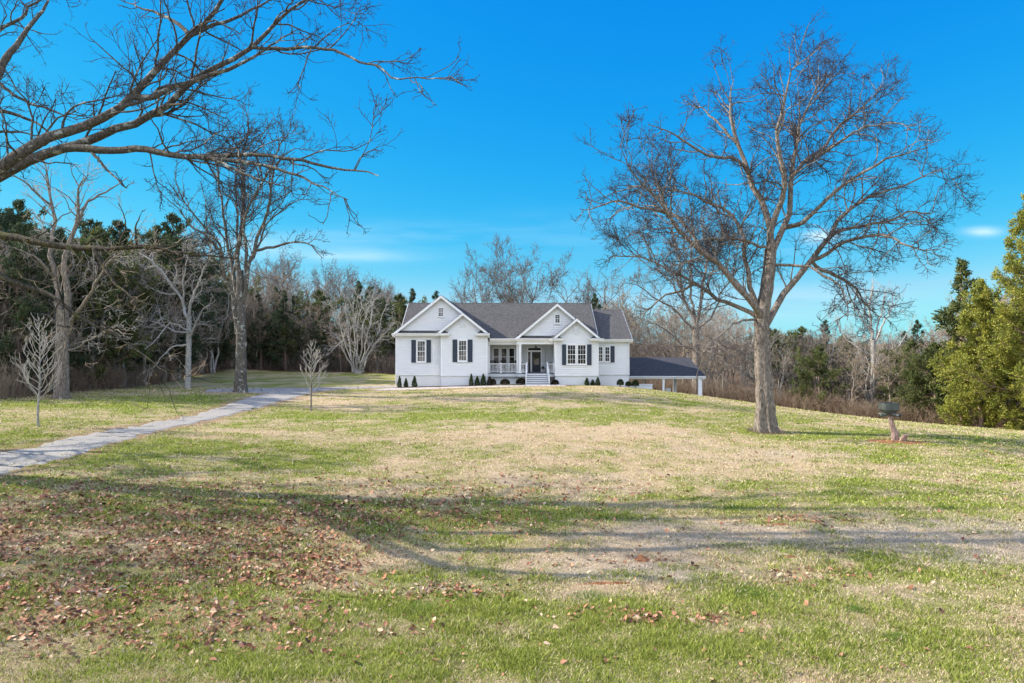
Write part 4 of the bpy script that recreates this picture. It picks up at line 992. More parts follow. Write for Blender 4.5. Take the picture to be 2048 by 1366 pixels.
# a few trees standing left of the frame and behind the camera: they shade the lawn and show in the window glass
for x, y, s, k in ((-33, 27, 1.3, 'bareD'), (-32, 33, 1.1, 'bareA'), (-36, 23.5, 1.4, 'bareB'), (-47, 60, 1.2, 'cedC'), (-44, 52, 1.1, 'bareA'),
                   (-12, -18, 1.2, 'vase'), (4, -22, 1.3, 'bareD'), (14, -16, 1.2, 'vase'), (-3, -28, 1.3, 'cedC'), (22, -24, 1.3, 'bareB'), (-22, -24, 1.3, 'bareD'), (-8, -34, 1.7, 'cedC'), (8, -36, 1.7, 'cedC'), (-16, -33, 1.6, 'cedC'), (16, -33, 1.6, 'cedC'), (0, -33, 1.6, 'cedA'), (26, -34, 1.7, 'cedC'), (-26, -34, 1.7, 'cedC')):
    put(k, x, y, s, x*1.3, 'bare tree outside the picture on the near side of the lawn', 'trees around the near lawn')
# ---- big yellow green cedar on the right and its darker neighbour
def big_cedar(px, D, top, rad, seed, fol, label, nl, dens, leaf, skirt):
    x = wx(px, D); z = gzs(x, D); H_ = wz(top, D)-z; r = cedar_kind('cedar_tree', H_, rad, seed, fol, nl, leaf, dens, skirt, 1.0); r.location = (x, D, z-.1); r['label'] = label; return r
big_cedar(2062, 58.0, 385, 5.6, 81, M['cedar_lit'], 'huge sunlit yellow green cedar at the right edge of the photo', 104, 1.2, .20, .0)
big_cedar(1960, 60.5, 560, 3.9, 84, M['cedar_lit'], 'broad sunlit yellow green cedar left of the huge right edge cedar', 72, 1.2, .20, .0)
big_cedar(1922, 66.0, 515, 3.2, 82, M['cedar_mid'], 'thin topped dark green cedar just left of the huge yellow green cedar', 44, .9, .36, .1)
# ---- undergrowth along the wood edges
def brush(name, x0, x1, n, deep, hmax, m, seed, label, off=0.0, dens=1.0):
    r_ = np.random.default_rng(seed); px = r_.uniform(x0, x1, n); D_ = np.interp(px, _ep, _ed)+off+r_.random(n)**1.3*deep; x = wx(px, D_); z = gz(x, D_)
    cl = fbm(x*.5, D_*.5, seed); h = hmax*(.35+1.1*cl)*r_.uniform(.5, 1.1, n); S = 5; P = np.empty((n, S, 3)); P[:, 0] = np.stack([x, D_, z-.1], 1); d = r_.normal(0, .34, (n, 3)); d[:, 2] = 1
    for k in range(1, S):
        d = d+r_.normal(0, .16, (n, 3)); dn = d/np.linalg.norm(d, axis=1, keepdims=True); P[:, k] = P[:, k-1]+dn*(h/(S-1))[:, None]
    R = (.014+.008*r_.random(n))[:, None]*np.linspace(1, .4, S)[None]
    q = MB(); q.tubes(P, R, 3); P2, R2 = grow(P, R, 1.7*dens, .2, .42, .3, .65, 4, .22, .12, .7, .011, r_, lmax=1.2); q.tubes(P2, R2, 3)
    q.build(name, m, None, True, kind='stuff', label=label)
brush('undergrowth', -300, 390, 2600, 7, 2.9, M['twig_tan'], 91, 'tangled brown undergrowth along the left wood edge')
brush('undergrowth', 380, 860, 2400, 7, 2.6, M['twig'], 92, 'shaded thicket of thin stems under the cedars left of the house', off=.5)
brush('undergrowth', 1200, 2350, 4200, 8, 2.6, M['twig_tan'], 93, 'tan thicket along the foot of the right wood')
brush('undergrowth', 1250, 2350, 3000, 4, 1.7, M['twig_rust'], 94, 'low reddish brush in front of the right wood')
# ------------------------------------------------------------------ the house
HO = thing('house', 'white sided house with navy shutters, grey shingle roof, two front gables and a porch', 'house', (0, 66, 2.0))
ho = np.array((0, 66, 2.0))
def hb(q, name, m, parent=None, smooth=False, **kw):
    for v in q.v: v -= ho
    return q.build(name, m, HO if parent is None else parent, smooth, **kw)
FZ = 2.96; FLOOR = 3.15
def siding_wall(q, x0, x1, y, z0, z1, left=None, right=None, step=.2, out=.065, side='front'):
    """lap boards; left/right give the x limits at height z (gables). side 'front' faces the camera; 'left'/'right' walls run along y"""
    z = z0
    while z < z1-.01:
        za, zb = z, min(z+step, z1)
        def lim(zz):
            a = x0 if left is None else max(x0, left(zz)); b = x1 if right is None else min(x1, right(zz)); return a, b
        a0, b0 = lim(za); a1, b1 = lim(zb)
        if b1-a1 < .02: a1 = b1 = (a1+b1)/2
        if b0-a0 > .05:
            if side == 'front': pt = lambda u, o, zz: (u, y-o, zz)
            elif side == 'left': pt = lambda u, o, zz: (y-o, u, zz)
            else: pt = lambda u, o, zz: (y+o, u, zz)
            q.poly([pt(a0, out, za), pt(b0, out, za), pt(b1, .004, zb), pt(a1, .004, zb)])
            q.poly([pt(a0, 0, za), pt(b0, 0, za), pt(b0, out, za), pt(a0, out, za)])
        z = zb
def slab(q, x0, z0, x1, z1, y0, y1, th=.11):
    """sloping roof slab running along y (a gable side)"""
    L = math.hypot(x1-x0, z1-z0); nx_, nz_ = (z1-z0)/L*(-1), (x1-x0)/L
    if nz_ < 0: nx_, nz_ = -nx_, -nz_
    q.prism([(x0, y0, z0), (x1, y0, z1), (x1-nx_*th, y0, z1-nz_*th), (x0-nx_*th, y0, z0-nz_*th)], (0, y1-y0, 0))
def slab_y(q, x0, x1, y0, z0, y1, z1, th=.11):
    L = math.hypot(y1-y0, z1-z0); ny_, nz_ = -(z1-z0)/L, (y1-y0)/L
    if nz_ < 0: ny_, nz_ = -ny_, -nz_
    q.prism([(x0, y0, z0), (x0, y1, z1), (x0, y1-ny_*th, z1-nz_*th), (x0, y0-ny_*th, z0-nz_*th)], (x1-x0, 0, 0))
def rake(q, xa, za, xb, zb, y, h=.235, th=.05):
    """fascia board under a gable edge"""
    q.prism([(xa, y, za-.03), (xb, y, zb-.03), (xb, y, zb-.03-h), (xa, y, za-.03-h)], (0, th, 0))
# geometry of the gables (rake-front coordinates)
gA = dict(xl=-11.49, xp=-6.82, xr=-2.15, ze=6.97, zp=10.67, y=65.6)
gB = dict(xl=-7.17, xp=-4.66, xr=-2.15, ze=6.96, zp=8.95, y=64.6)
kC = .831
gC = dict(xl=.28, xp=4.36, xr=8.50, ze=6.49, zp=9.88, y=65.6)
gD = dict(xl=3.76, xp=6.13, xr=8.50, ze=6.44, zp=8.41, y=64.6)
kA = (gA['zp']-gA['ze'])/(gA['xp']-gA['xl'])
MR = math.tan(math.radians(30)); RY, RZ = 72.2, 6.49+.577*(72.2-65.65)
def mz(y): return RZ-abs(y-RY)*MR
# main roof
q = MB()
slab_y(q, -2.2, .5, 65.65, mz(65.65), RY, RZ)
slab_y(q, -10.94, -2.2, 66.45, mz(66.45), RY, RZ)
slab_y(q, .5, 8.32, 66.3, mz(66.3), RY, RZ)
slab_y(q, -10.94, 8.32, RY, RZ, 78.75, mz(78.75))
for x in np.arange(-10.9, 8.3, .33): q.prism([(x, RY-.14, RZ-.075+.012), (x, RY, RZ+.02), (x, RY+.14, RZ-.075+.012), (x, RY, RZ-.05)], (.32, 0, 0))
hb(q, 'roof', M['roof'], label='wide grey shingle main roof')
q = MB(); rk_ = MB()
def gable_roof(g, yb, left=True, right=True, ybl=None, ybr=None, yr0=None):
    if left: slab(q, g['xl'], g['ze'], g['xp'], g['zp'], g['y'], ybl or yb)
    if right: slab(q, g['xp']+.0, g['zp'], g['xr'], g['ze'], yr0 or g['y'], ybr or yb)
gable_roof(gA, 78.0); hb(q, 'gable_roof', M['roof'], label='left large gable roof'); q = MB()
slab(q, gB['xl'], gB['ze'], gB['xp'], gB['zp'], gB['y'], 65.98); slab(q, gB['xp'], gB['zp'], gB['xr'], gB['ze'], gB['y'], 65.59); hb(q, 'gable_roof', M['roof'], label='left small gable roof'); q = MB()
gable_roof(gC, 71.4); hb(q, 'gable_roof', M['roof'], label='right large gable roof'); q = MB()
slab(q, gD['xl'], gD['ze'], gD['xp'], gD['zp'], gD['y'], 65.98); slab(q, gD['xp'], gD['zp'], gD['xr'], gD['ze'], gD['y'], 65.59); hb(q, 'gable_roof', M['roof'], label='right small gable roof'); q = MB()
# wing
WRY, WRZ, WEY, WEZ = 73.3, 9.64, 66.8, 6.42
slab_y(q, 8.0, 11.78, WEY, WEZ, WRY, WRZ); slab_y(q, 8.0, 11.78, WRY, WRZ, 79.8, WEZ)
for x in np.arange(8.4, 11.7, .33): q.prism([(x, WRY-.14, WRZ-.055), (x, WRY, WRZ+.02), (x, WRY+.14, WRZ-.055), (x, WRY, WRZ-.05)], (.32, 0, 0))
hb(q, 'roof', M['roof'], label='lower shingle roof of the right wing')
# rake boards
for g, lo_, hi_ in ((gA, None, None), (gB, None, None), (gC, None, None), (gD, None, None)):
    q = MB(); y = g['y']-.03; k = (g['zp']-g['ze'])/(g['xp']-g['xl'])
    rake(q, g['xl'], g['ze'], g['xp'], g['zp'], y, .27 if g in (gA, gC) else .26)
    if g is gA: rake(q, g['xp'], g['zp'], gB['xp']-.05, g['zp']-kA*(gB['xp']-.05-g['xp']), y+.002, .27)
    elif g is gC: rake(q, g['xp'], g['zp'], gD['xp']-.05, g['zp']-k*(gD['xp']-.05-g['xp']), y+.002, .27)
    else: rake(q, g['xp'], g['zp'], g['xr'], g['ze'], y+.002, .26)
    hb(q, 'rake_board', M['white'])
q = MB(); rk = [(-10.97, 66.45, mz(66.45)), (-10.97, RY, RZ)]
for x, ya, za, yb, zb in ((-10.96, 66.45, mz(66.45), RY, RZ), (8.34, 65.9, mz(65.9), RY, RZ), (11.80, WEY, WEZ, WRY, WRZ), (-10.96, 78.7, mz(78.7), RY, RZ), (11.80, 79.8, WEZ, WRY, WRZ)):
    q.prism([(x-.02, ya, za-.02), (x-.02, yb, zb-.02), (x-.02, yb, zb-.22), (x-.02, ya, za-.22)], (.04, 0, 0))
hb(q, 'rake_board', M['white'], label='side rake boards')
# solid cores (behind the boards) and siding
xA0, xA1 = -11.17, -2.33; xB0, xB1 = -6.76, -2.33; xD0, xD1 = 4.10, 8.21; xW1 = 11.52
q = MB()
q.box(xA0, xA1, 66.03, 78.3, FZ, 6.85); q.box(xB0, xB1, 65.03, 66.03, FZ, 6.85)
q.box(xA1, xD0, 68.4, 78.3, FZ, 6.6); q.box(xD0, xD1, 65.03, 78.3, FZ, 6.38); q.box(xD1, xW1, 67.23, 79.4, FZ, 6.35)
iA = lambda z: gA['xl']+(z-gA['ze'])/kA+.12
q.prism([(gA['xl']+.35, 66.03, 6.85), (gA['xr']-.35, 66.03, 6.85), (gA['xp'], 66.03, 10.5)], (0, 11, 0))
q.prism([(gB['xl']+.42, 65.03, 6.85), (gB['xr']-.3, 65.03, 6.85), (gB['xp'], 65.03, 8.76)], (0, 1, 0))
q.prism([(gC['xl']+.3, 66.03, 6.42), (gC['xr']-.35, 66.03, 6.42), (gC['xp'], 66.03, 9.68)], (0, 5, 0))
q.prism([(gD['xl']+.35, 65.03, 6.38), (gD['xr']-.3, 65.03, 6.38), (gD['xp'], 65.03, 8.22)], (0, 1, 0))
q.prism([(-10.6, 66.6, 6.5), (-10.6, RY, RZ-.3), (-10.6, 78.2, 6.3)], (18.6, 0, 0))
q.prism([(8.1, 67.2, 6.3), (8.1, WRY, WRZ-.3), (8.1, 79.4, 6.3)], (3.4, 0, 0))
hb(q, 'wall_core', M['siding'])
def L_(g, pad=.14): k = (g['zp']-g['ze'])/(g['xp']-g['xl']); return (lambda z: g['xl']+(z-g['ze'])/k+pad), (lambda z: g['xr']-(z-g['ze'])/k-pad)
q = MB(); siding_wall(q, xA0, xB0, 66.0, FZ, 6.83); hb(q, 'wall', M['siding'], label='left front wall')
q = MB(); siding_wall(q, xB0, xB1, 65.0, FZ, 8.85, *L_(gB)); hb(q, 'wall', M['siding'], label='projecting left bay wall with its small gable')
q = MB(); a, b = L_(gA); siding_wall(q, gA['xl'], gA['xr'], 66.0, 7.26, 10.6, a, b); hb(q, 'gable_wall', M['siding'], label='large left gable wall')
q = MB(); a, b = L_(gC); siding_wall(q, gC['xl'], gC['xr'], 66.0, 6.76, 9.8, a, b); hb(q, 'gable_wall', M['siding'], label='large right gable wall')
q = MB(); siding_wall(q, xD0, xD1, 65.0, FZ, 8.3, *L_(gD)); hb(q, 'wall', M['siding'], label='projecting right bay wall with its small gable')
q = MB(); siding_wall(q, xD1, xW1, 67.2, FZ, 6.32); hb(q, 'wall', M['siding'], label='right wing front wall')
for a_, b_, x_, z_, s_ in ((65.0, 66.0, xB0, 6.83, 'left'), (66.0, 78.3, xA0, 6.6, 'left'), (65.0, 68.4, xB1, 6.6, 'right'), (65.0, 68.4, xD0, 6.4, 'left'), (65.0, 67.2, xD1, 6.4, 'right'), (67.2, 79.4, xW1, 6.3, 'right')):
    q = MB(); siding_wall(q, a_, b_, x_, FZ, z_, side=s_); hb(q, 'side_wall', M['siding'])
q = MB()
for x, y in ((xA0, 66.0), (xB0, 65.0), (xB1, 65.0), (xD0, 65.0), (xD1, 65.0), (xW1, 67.2)):
    s = .11; x_ = x-.03 if x in (xA0, xB0, xD0) else x+.03-s
    q.box(x_, x_+s, y-.04, y+.08, FZ, 6.8 if x < -2 else 6.33)
hb(q, 'corner_board', M['white'])
# water table and foundation
q = MB(); zb = .9
q.box(xA0+.02, xA1-.02, 66.04, 78.2, zb, FZ-.0); q.box(xB0+.02, xB1-.02, 65.04, 66.04, zb, FZ); q.box(xD0+.02, xD1-.02, 65.04, 78.2, zb, FZ); q.box(xD1-.02, xW1-.02, 67.24, 79.3, zb-1.5, FZ)
q.box(xA1-.02, xD0+.02, 66.35, 78.2, zb, 2.78)
hb(q, 'foundation', M['foundation'])
q = MB()
for x0, x1, y in ((xA0-.04, xB0, 66.0), (xB0-.04, xB1+.04, 65.0), (xD0-.04, xD1+.04, 65.0), (xD1, xW1+.04, 67.2)): q.box(x0, x1, y-.05, y+.0, FZ-.035, FZ+.015)
hb(q, 'base_trim', M['white'])
# pent roofs and eave returns
q = MB(); slab_y(q, gA['xl']+.28, gB['xl']+.25, 65.5, 6.98, 65.99, 7.29, .05); hb(q, 'pent_roof', M['roof'], label='narrow pent roof under the left gable')
q = MB(); slab_y(q, gC['xl']+.28, gD['xl']+.25, 65.5, 6.50, 65.99, 6.80, .05); hb(q, 'pent_roof', M['roof'], label='narrow pent roof under the right gable')
def ret(x0, x1, zt, flip):
    q = MB(); q.box(x0, x1, 64.5, 65.0, zt-.20, zt-.02)
    q.box(x0-.03, x1+.03, 64.45, 65.0, zt-.07, zt); hb(q, 'eave_return', M['white'])
    q = MB(); xi0, xi1 = x0+.12, x1-.1; yb_, zt2 = 64.985, zt+.30
    a, b, c_, d_ = (xi0, 64.5, zt+.003), (xi1, 64.5, zt+.003), (xi1-.38 if not flip else xi1, yb_, zt2), (xi0 if not flip else xi0+.38, yb_, zt2)
    a2, b2 = (xi0, yb_, zt+.003), (xi1, yb_, zt+.003)
    q.poly([a, b, c_, d_]); q.poly([b, b2, c_]); q.poly([a2, a, d_]); hb(q, 'return_roof', M['roof'])
ret(wx(869, 64.6), wx(899, 64.6), 6.97, False); ret(wx(951, 64.6), wx(979, 64.6), 6.97, True)
ret(wx(1101.5, 64.6), wx(1126, 64.6), 6.49, False); ret(wx(1179, 64.6), wx(1207, 64.6), 6.49, True)
# gutters
def gutter(x0, x1, y, zt, parent=None):
    q = MB(); h = .15
    prof = [(y+.12, zt), (y-.03, zt), (y-.03, zt-.05), (y+.01, zt-.10), (y+.03, zt-h), (y+.12, zt-h)]
    q.prism([(x0, a, b) for a, b in prof], (x1-x0, 0, 0)); q.box(x0+.02, x1-.02, y+.12, y+.16, zt-.26, zt-.01); q.box(x0+.02, x1-.02, y+.16, y+.55, zt-.26, zt-.225)
    return hb(q, 'gutter', M['white'])
gutter(-11.55, gB['xl']+.1, 65.42, 6.985); gutter(gB['xr']-.02, gC['xl']+.1, 65.5, 6.485); gutter(gC['xl']+.05, gD['xl']+.1, 65.40, 6.50); gutter(8.36, 11.85, 66.66, 6.415)
q = MB(); q.box(gB['xr']-.06, gB['xr']+.0, 64.6, 65.6, 6.55, 6.95); hb(q, 'fascia', M['white'])
def downspout(pts, r=.045):
    q = MB(); 
    for a, b in zip(pts[:-1], pts[1:]): q.bar(a, b, r*2, r*1.7)
    hb(q, 'downspout', M['white'])
downspout([(-11.42, 65.45, 6.86), (-11.42, 65.5, 6.75), (-11.2, 65.9, 6.55), (-11.22, 65.92, 2.0)])
downspout([(-2.22, 64.6, 6.85), (-2.22, 64.65, 6.7), (-2.42, 64.93, 6.5), (-2.42, 64.93, 2.1)])
downspout([(11.66, 66.72, 6.28), (11.62, 66.8, 6.15), (11.48, 67.1, 6.0), (11.5, 67.1, 2.9)])
# windows
def window(x0, x1, z0, z1, y, cols, rows, glass, trim=.10, name='window', mid=True, casing=True, muntin=.022, label=None):
    y = y-.065
    q = MB(); t_ = trim
    for a in ((x0-t_, x0, z0-t_, z1+t_), (x1, x1+t_, z0-t_, z1+t_), (x0, x1, z1, z1+t_), (x0, x1, z0-t_, z0)): q.box(a[0], a[1], y-.065, y, a[2], a[3])
    q.box(x0-t_-.03, x1+t_+.03, y-.09, y-.065, z0-t_-.01, z0-t_+.04)
    w = hb(q, name, M['white'], label=label)
    q = MB(); q.box(x0, x1, y-.030, y-.022, z0, z1); hb(q, 'pane', glass, w)
    q = MB(); zm = (z0+z1)/2
    for a in ((x0, x0+.03, z0, z1), (x1-.03, x1, z0, z1), (x0+.03, x1-.03, z1-.035, z1), (x0+.03, x1-.03, z0, z0+.04)): q.box(a[0], a[1], y-.05, y-.031, a[2], a[3])
    if mid: q.box(x0+.03, x1-.03, y-.056, y-.031, zm-.025, zm+.025)
    hb(q, 'sash', M['white'], w)
    if cols > 1 or rows > 1:
        q = MB(); zs = ((z0+.04, zm-.025), (zm+.025, z1-.035)) if mid else ((z0+.04, z1-.035),)
        for za, zb_ in zs:
            for i in range(1, cols): xx = x0+.03+(x1-x0-.06)*i/cols; q.box(xx-muntin/2, xx+muntin/2, y-.046, y-.031, za, zb_)
            for j in range(1, rows): zz = za+(zb_-za)*j/rows; q.box(x0+.03, x1-.03, y-.0445, y-.031, zz-muntin/2, zz+muntin/2)
        hb(q, 'muntin', M['white'], w)
    return w
def wpx(pa, pb, ya, yb, D, *a, **k): return window(wx(pa, D), wx(pb, D), wz(yb, D), wz(ya, D), D, *a, **k)
wpx(835, 850.5, 682, 723, 66.0, 3, 2, M['glass_curtain'], label='tall left front window')
wpx(917.5, 933, 681, 721.5, 65.0, 3, 2, M['glass_curtain'], label='tall window of the left bay')
wpx(876.8, 887.2, 615.5, 633.3, 66.0, 3, 2, M['glass_curtain'], .07, label='small attic window in the left gable')
wpx(1110, 1119.6, 629.3, 646.2, 66.0, 2, 2, M['glass'], .07, label='small attic window in the right gable')
wpx(1134.8, 1150.8, 690, 728, 65.0, 3, 2, M['glass'], .085, label='left window of the right bay pair'); wpx(1155.2, 1171.4, 690, 728, 65.0, 3, 2, M['glass'], .085, label='right window of the right bay pair')
wpx(1197.2, 1205, 693.8, 723, 67.2, 2, 2, M['glass'], .07, label='left narrow wing window'); wpx(1210, 1218.5, 693.8, 723, 67.2, 2, 2, M['glass'], .07, label='right narrow wing window')
def shutter(pa, pb, ya, yb, D):
    D = D-.055
    x0, x1, z0, z1 = wx(pa, D), wx(pb, D), wz(yb, D), wz(ya, D); q = MB()
    q.box(x0, x1, D-.055, D-.02, z0, z1); w = x1-x0; zs = np.linspace(z0, z1, 3)
    for a, b in ((x0, x0+.06), (x1-.06, x1)): q.box(a, b, D-.072, D-.055, z0, z1)
    for z in (z0, (z0+z1)/2-.04, z1-.08): q.box(x0+.06, x1-.06, D-.070, D-.055, z, z+.08)
    hb(q, 'shutter', M['shutter'])
for a in ((823, 831.8, 680, 725, 66.0), (853.2, 862, 680, 725, 66.0), (905.3, 914.6, 679, 724, 65.0), (935.4, 945, 679, 724, 65.0), (1124, 1132, 689, 730, 65.0), (1174.2, 1183, 689, 730, 65.0), (1221, 1229, 692, 724.8, 67.2)): shutter(*a)
def vent(pa, pb, ya, yb, D):
    D = D-.065
    x0, x1, z0, z1 = wx(pa, D), wx(pb, D), wz(yb, D), wz(ya, D); q = MB()
    for a in ((x0, x0+.05, z0, z1), (x1-.05, x1, z0, z1), (x0+.05, x1-.05, z1-.05, z1), (x0+.05, x1-.05, z0, z0+.05)): q.box(a[0], a[1], D-.06, D, a[2], a[3])
    z = z0+.05
    while z < z1-.09: q.poly([(x0+.05, D-.055, z), (x1-.05, D-.055, z), (x1-.05, D-.02, z+.06), (x0+.05, D-.02, z+.06)]); z += .075
    q.box(x0+.05, x1-.05, D-.016, D-.008, z0+.05, z1-.05); hb(q, 'gable_vent', M['siding'])
vent(920.3, 929, 640.5, 654.8, 65.0); vent(1148, 1157.2, 654, 667.3, 65.0)
# porch
BW = 68.4
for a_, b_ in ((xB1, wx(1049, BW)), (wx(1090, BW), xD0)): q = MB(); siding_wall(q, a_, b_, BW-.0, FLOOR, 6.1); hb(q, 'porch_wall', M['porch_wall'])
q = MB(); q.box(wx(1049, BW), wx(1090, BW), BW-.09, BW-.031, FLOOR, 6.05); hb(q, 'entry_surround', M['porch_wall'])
q = MB(); q.box(xB1, xD0, 65.95, BW, 5.93, 5.98); hb(q, 'porch_ceiling', M['white'])
q = MB(); q.box(xB1, wx(1034, 66), 66.0, 66.25, 5.90, wz(682.5, 66)); q.box(xB1, wx(1034, 66), 65.97, 66.0, 5.90, 5.98); hb(q, 'porch_beam', M['white'], label='beam over the left half of the porch')
q = MB(); q.box(wx(1033, 65.7), xD0-.05, 65.68, 65.95, 5.94, wz(682, 65.7)); q.box(wx(1032.5, 65.7), xD0-.05, 65.64, 65.68, 5.94, 6.03); hb(q, 'porch_beam', M['white'], label='deeper beam over the entry')
q = MB(); q.box(xB1, .5, 65.95, BW, FLOOR-.05, FLOOR); q.box(.5, xD0, 65.55, BW, FLOOR-.05, FLOOR+.002); hb(q, 'porch_deck', M['deck'])
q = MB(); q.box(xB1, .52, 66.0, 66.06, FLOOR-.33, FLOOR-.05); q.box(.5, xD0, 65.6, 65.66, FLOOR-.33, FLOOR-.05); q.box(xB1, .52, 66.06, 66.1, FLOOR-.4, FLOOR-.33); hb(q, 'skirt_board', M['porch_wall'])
def column(x, y, w, label=None):
    q = MB(); q.box(x-w/2, x+w/2, y-w/2, y+w/2, FLOOR+.12, 5.82); q.box(x-w/2-.04, x+w/2+.04, y-w/2-.04, y+w/2+.04, FLOOR, FLOOR+.12); q.box(x-w/2-.04, x+w/2+.04, y-w/2-.04, y+w/2+.04, 5.82, 5.935); hb(q, 'porch_column', M['white'], label=label)
column(.53, 66.13, .19); column(.77, 65.82, .24); column(xB1+.10, 66.12, .15)
def railing(x0, x1, y, label=None):
    q = MB(); z = FLOOR; q.box(x0, x1, y-.035, y+.035, z+.86, z+.92); q.box(x0, x1, y-.025, y+.025, z+.08, z+.13)
    n = max(2, int(round((x1-x0)/.145)))
    for i in range(n): xx = x0+(x1-x0)*(i+.5)/n; q.box(xx-.02, xx+.02, y-.02, y+.02, z+.13, z+.86)
    hb(q, 'railing', M['white'], label=label)
def newel(x, y, z0, z1, w=.10):
    q = MB(); q.box(x-w/2, x+w/2, y-w/2, y+w/2, z0, z1); q.box(x-w/2-.02, x+w/2+.02, y-w/2-.02, y+w/2+.02, z1, z1+.04); q.box(x-w/2-.015, x+w/2+.015, y-w/2-.015, y+w/2+.015, z0, z0+.05); hb(q, 'newel_post', M['white'])
xm = wx(1002, 66.1); railing(xB1+.18, xm-.05, 66.12); railing(xm+.05, .43, 66.12); newel(xm, 66.12, FLOOR, FLOOR+.97)
xs0, xs1 = wx(1053.5, 65.7), wx(1094.5, 65.7)
railing(.9, xs0-.05, 65.72); railing(xs1+.05, xD0-.12, 65.72); newel(xs0, 65.7, FLOOR, FLOOR+1.02); newel(xs1, 65.7, FLOOR, FLOOR+1.02); newel(xD0-.09, 65.72, FLOOR, FLOOR+.97)
# steps
NS = 6; tread = .30; rise = (FLOOR-2.07)/(NS+0)
for i in range(NS-1):
    zt = FLOOR-rise*(i+1); y0_ = 65.55-tread*(i+1); q = MB()
    q.box(xs0+.02-.02*i, xs1-.02+.02*i, y0_+.03, y0_+tread+.03, zt-rise+.003, zt-.04)
    s_ = hb(q, 'step', M['white']); q = MB(); q.box(xs0+.0-.02*i, xs1+.02*i, y0_, y0_+tread+.028, zt-.04, zt); hb(q, 'tread', M['deck'], s_)
q = MB(); q.box(xs0+.03, xs1-.03, 65.53, 65.57, FLOOR-rise, FLOOR-.045); hb(q, 'step', M['white'], label='top riser')
q = MB(); q.box(xs0-.2, xs1+.2, 63.6, 64.2, 1.8, 2.115); hb(q, 'landing', M['path'])
yl = 64.12
for x, s in ((xs0-.1, -1), (xs1+.1, 1)):
    newel(x, yl, 1.95, 2.98)
    q = MB(); xa = xs0 if s < 0 else xs1; q.bar((xa, 65.65, FLOOR+.93), (x, yl+.03, 2.88), .09, .075); q.bar((xa, 65.60, FLOOR+.10), (x, yl+.05, 2.20), .05, .055)
    hb(q, 'handrail', M['white'])
# porch windows, door
for a, b in ((986, 998), (1002, 1013.5), (1017.8, 1029)): wpx(a+.5, b, 696.5, 731, BW-.04, 1, 1, M['glass_curtain'] if a < 1010 else M['glass'], .07, label=None)
q = MB(); DY = BW-.09; dx0, dx1 = wx(1064, DY), wx(1081.5, DY); dz1 = wz(703.8, DY); sx0, sx1 = wx(1056.2, DY), wx(1060.8, DY); tz0, tz1 = wz(700.5, DY), wz(696, DY)
for a in ((sx0-.09, sx0, FLOOR, tz1+.09), (dx1, dx1+.09, FLOOR, tz1+.09), (sx0, dx1, tz1, tz1+.09), (sx0, dx1, dz1, tz0), (sx1, dx0, FLOOR, dz1)): q.box(a[0], a[1], DY-.06, DY, a[2], a[3])
dr = hb(q, 'door_frame', M['white'])
q = MB(); q.box(sx0, dx1, DY-.02, DY-.005, tz0, tz1); hb(q, 'transom', M['glass'], dr)
q = MB(); q.box(sx0, sx1, DY-.035, DY-.005, FLOOR, FLOOR+.75); q.box(sx0, sx0+.04, DY-.035, DY-.005, FLOOR+.75, dz1); q.box(sx1-.04, sx1, DY-.035, DY-.005, FLOOR+.75, dz1); q.box(sx0+.04, sx1-.04, DY-.035, DY-.005, dz1-.15, dz1); sl = hb(q, 'sidelight', M['door'])
q = MB(); q.box(sx0+.04, sx1-.04, DY-.02, DY-.008, FLOOR+.75, dz1-.15); hb(q, 'glass', M['glass_curtain'], sl)
q = MB(); g0, g1, h0, h1 = dx0+.17, dx1-.17, FLOOR+.72, dz1-.14
for a in ((dx0, g0, FLOOR+.01, dz1), (g1, dx1, FLOOR+.01, dz1), (g0, g1, FLOOR+.01, h0), (g0, g1, h1, dz1)): q.box(a[0], a[1], DY-.045, DY-.005, a[2], a[3])
for a in (g0+.02, (g0+g1)/2+.02): q.box(a, a+(g1-g0)/2-.04, DY-.052, DY-.045, FLOOR+.16, FLOOR+.60)
dd_ = hb(q, 'door', M['door'])
q = MB(); q.box(g0, g1, DY-.03, DY-.015, h0, h1); hb(q, 'glass', M['glass_curtain'], dd_)
q = MB(); q.cyl((dx0+.09, DY-.05, FLOOR+1.0), (dx0+.09, DY-.10, FLOOR+1.0), .03); q.box(dx0+.075, dx0+.105, DY-.055, DY-.045, FLOOR+.9, FLOOR+1.1); hb(q, 'handle', M['black'], dd_)
# hanging porch light
lx = wx(1071.5, 67); q = MB(); q.cyl((lx, 67, 5.93), (lx, 67, 5.74), .012, k=6); q.cyl((lx, 67, 5.93), (lx, 67, 5.90), .07, k=10)
q.tubes(np.array([(lx, 67, 5.76), (lx, 67, 5.70), (lx, 67, 5.62), (lx, 67, 5.60)]), np.array([.04, .09, .20, .205]), 14); hb(q, 'porch_light', M['black'])
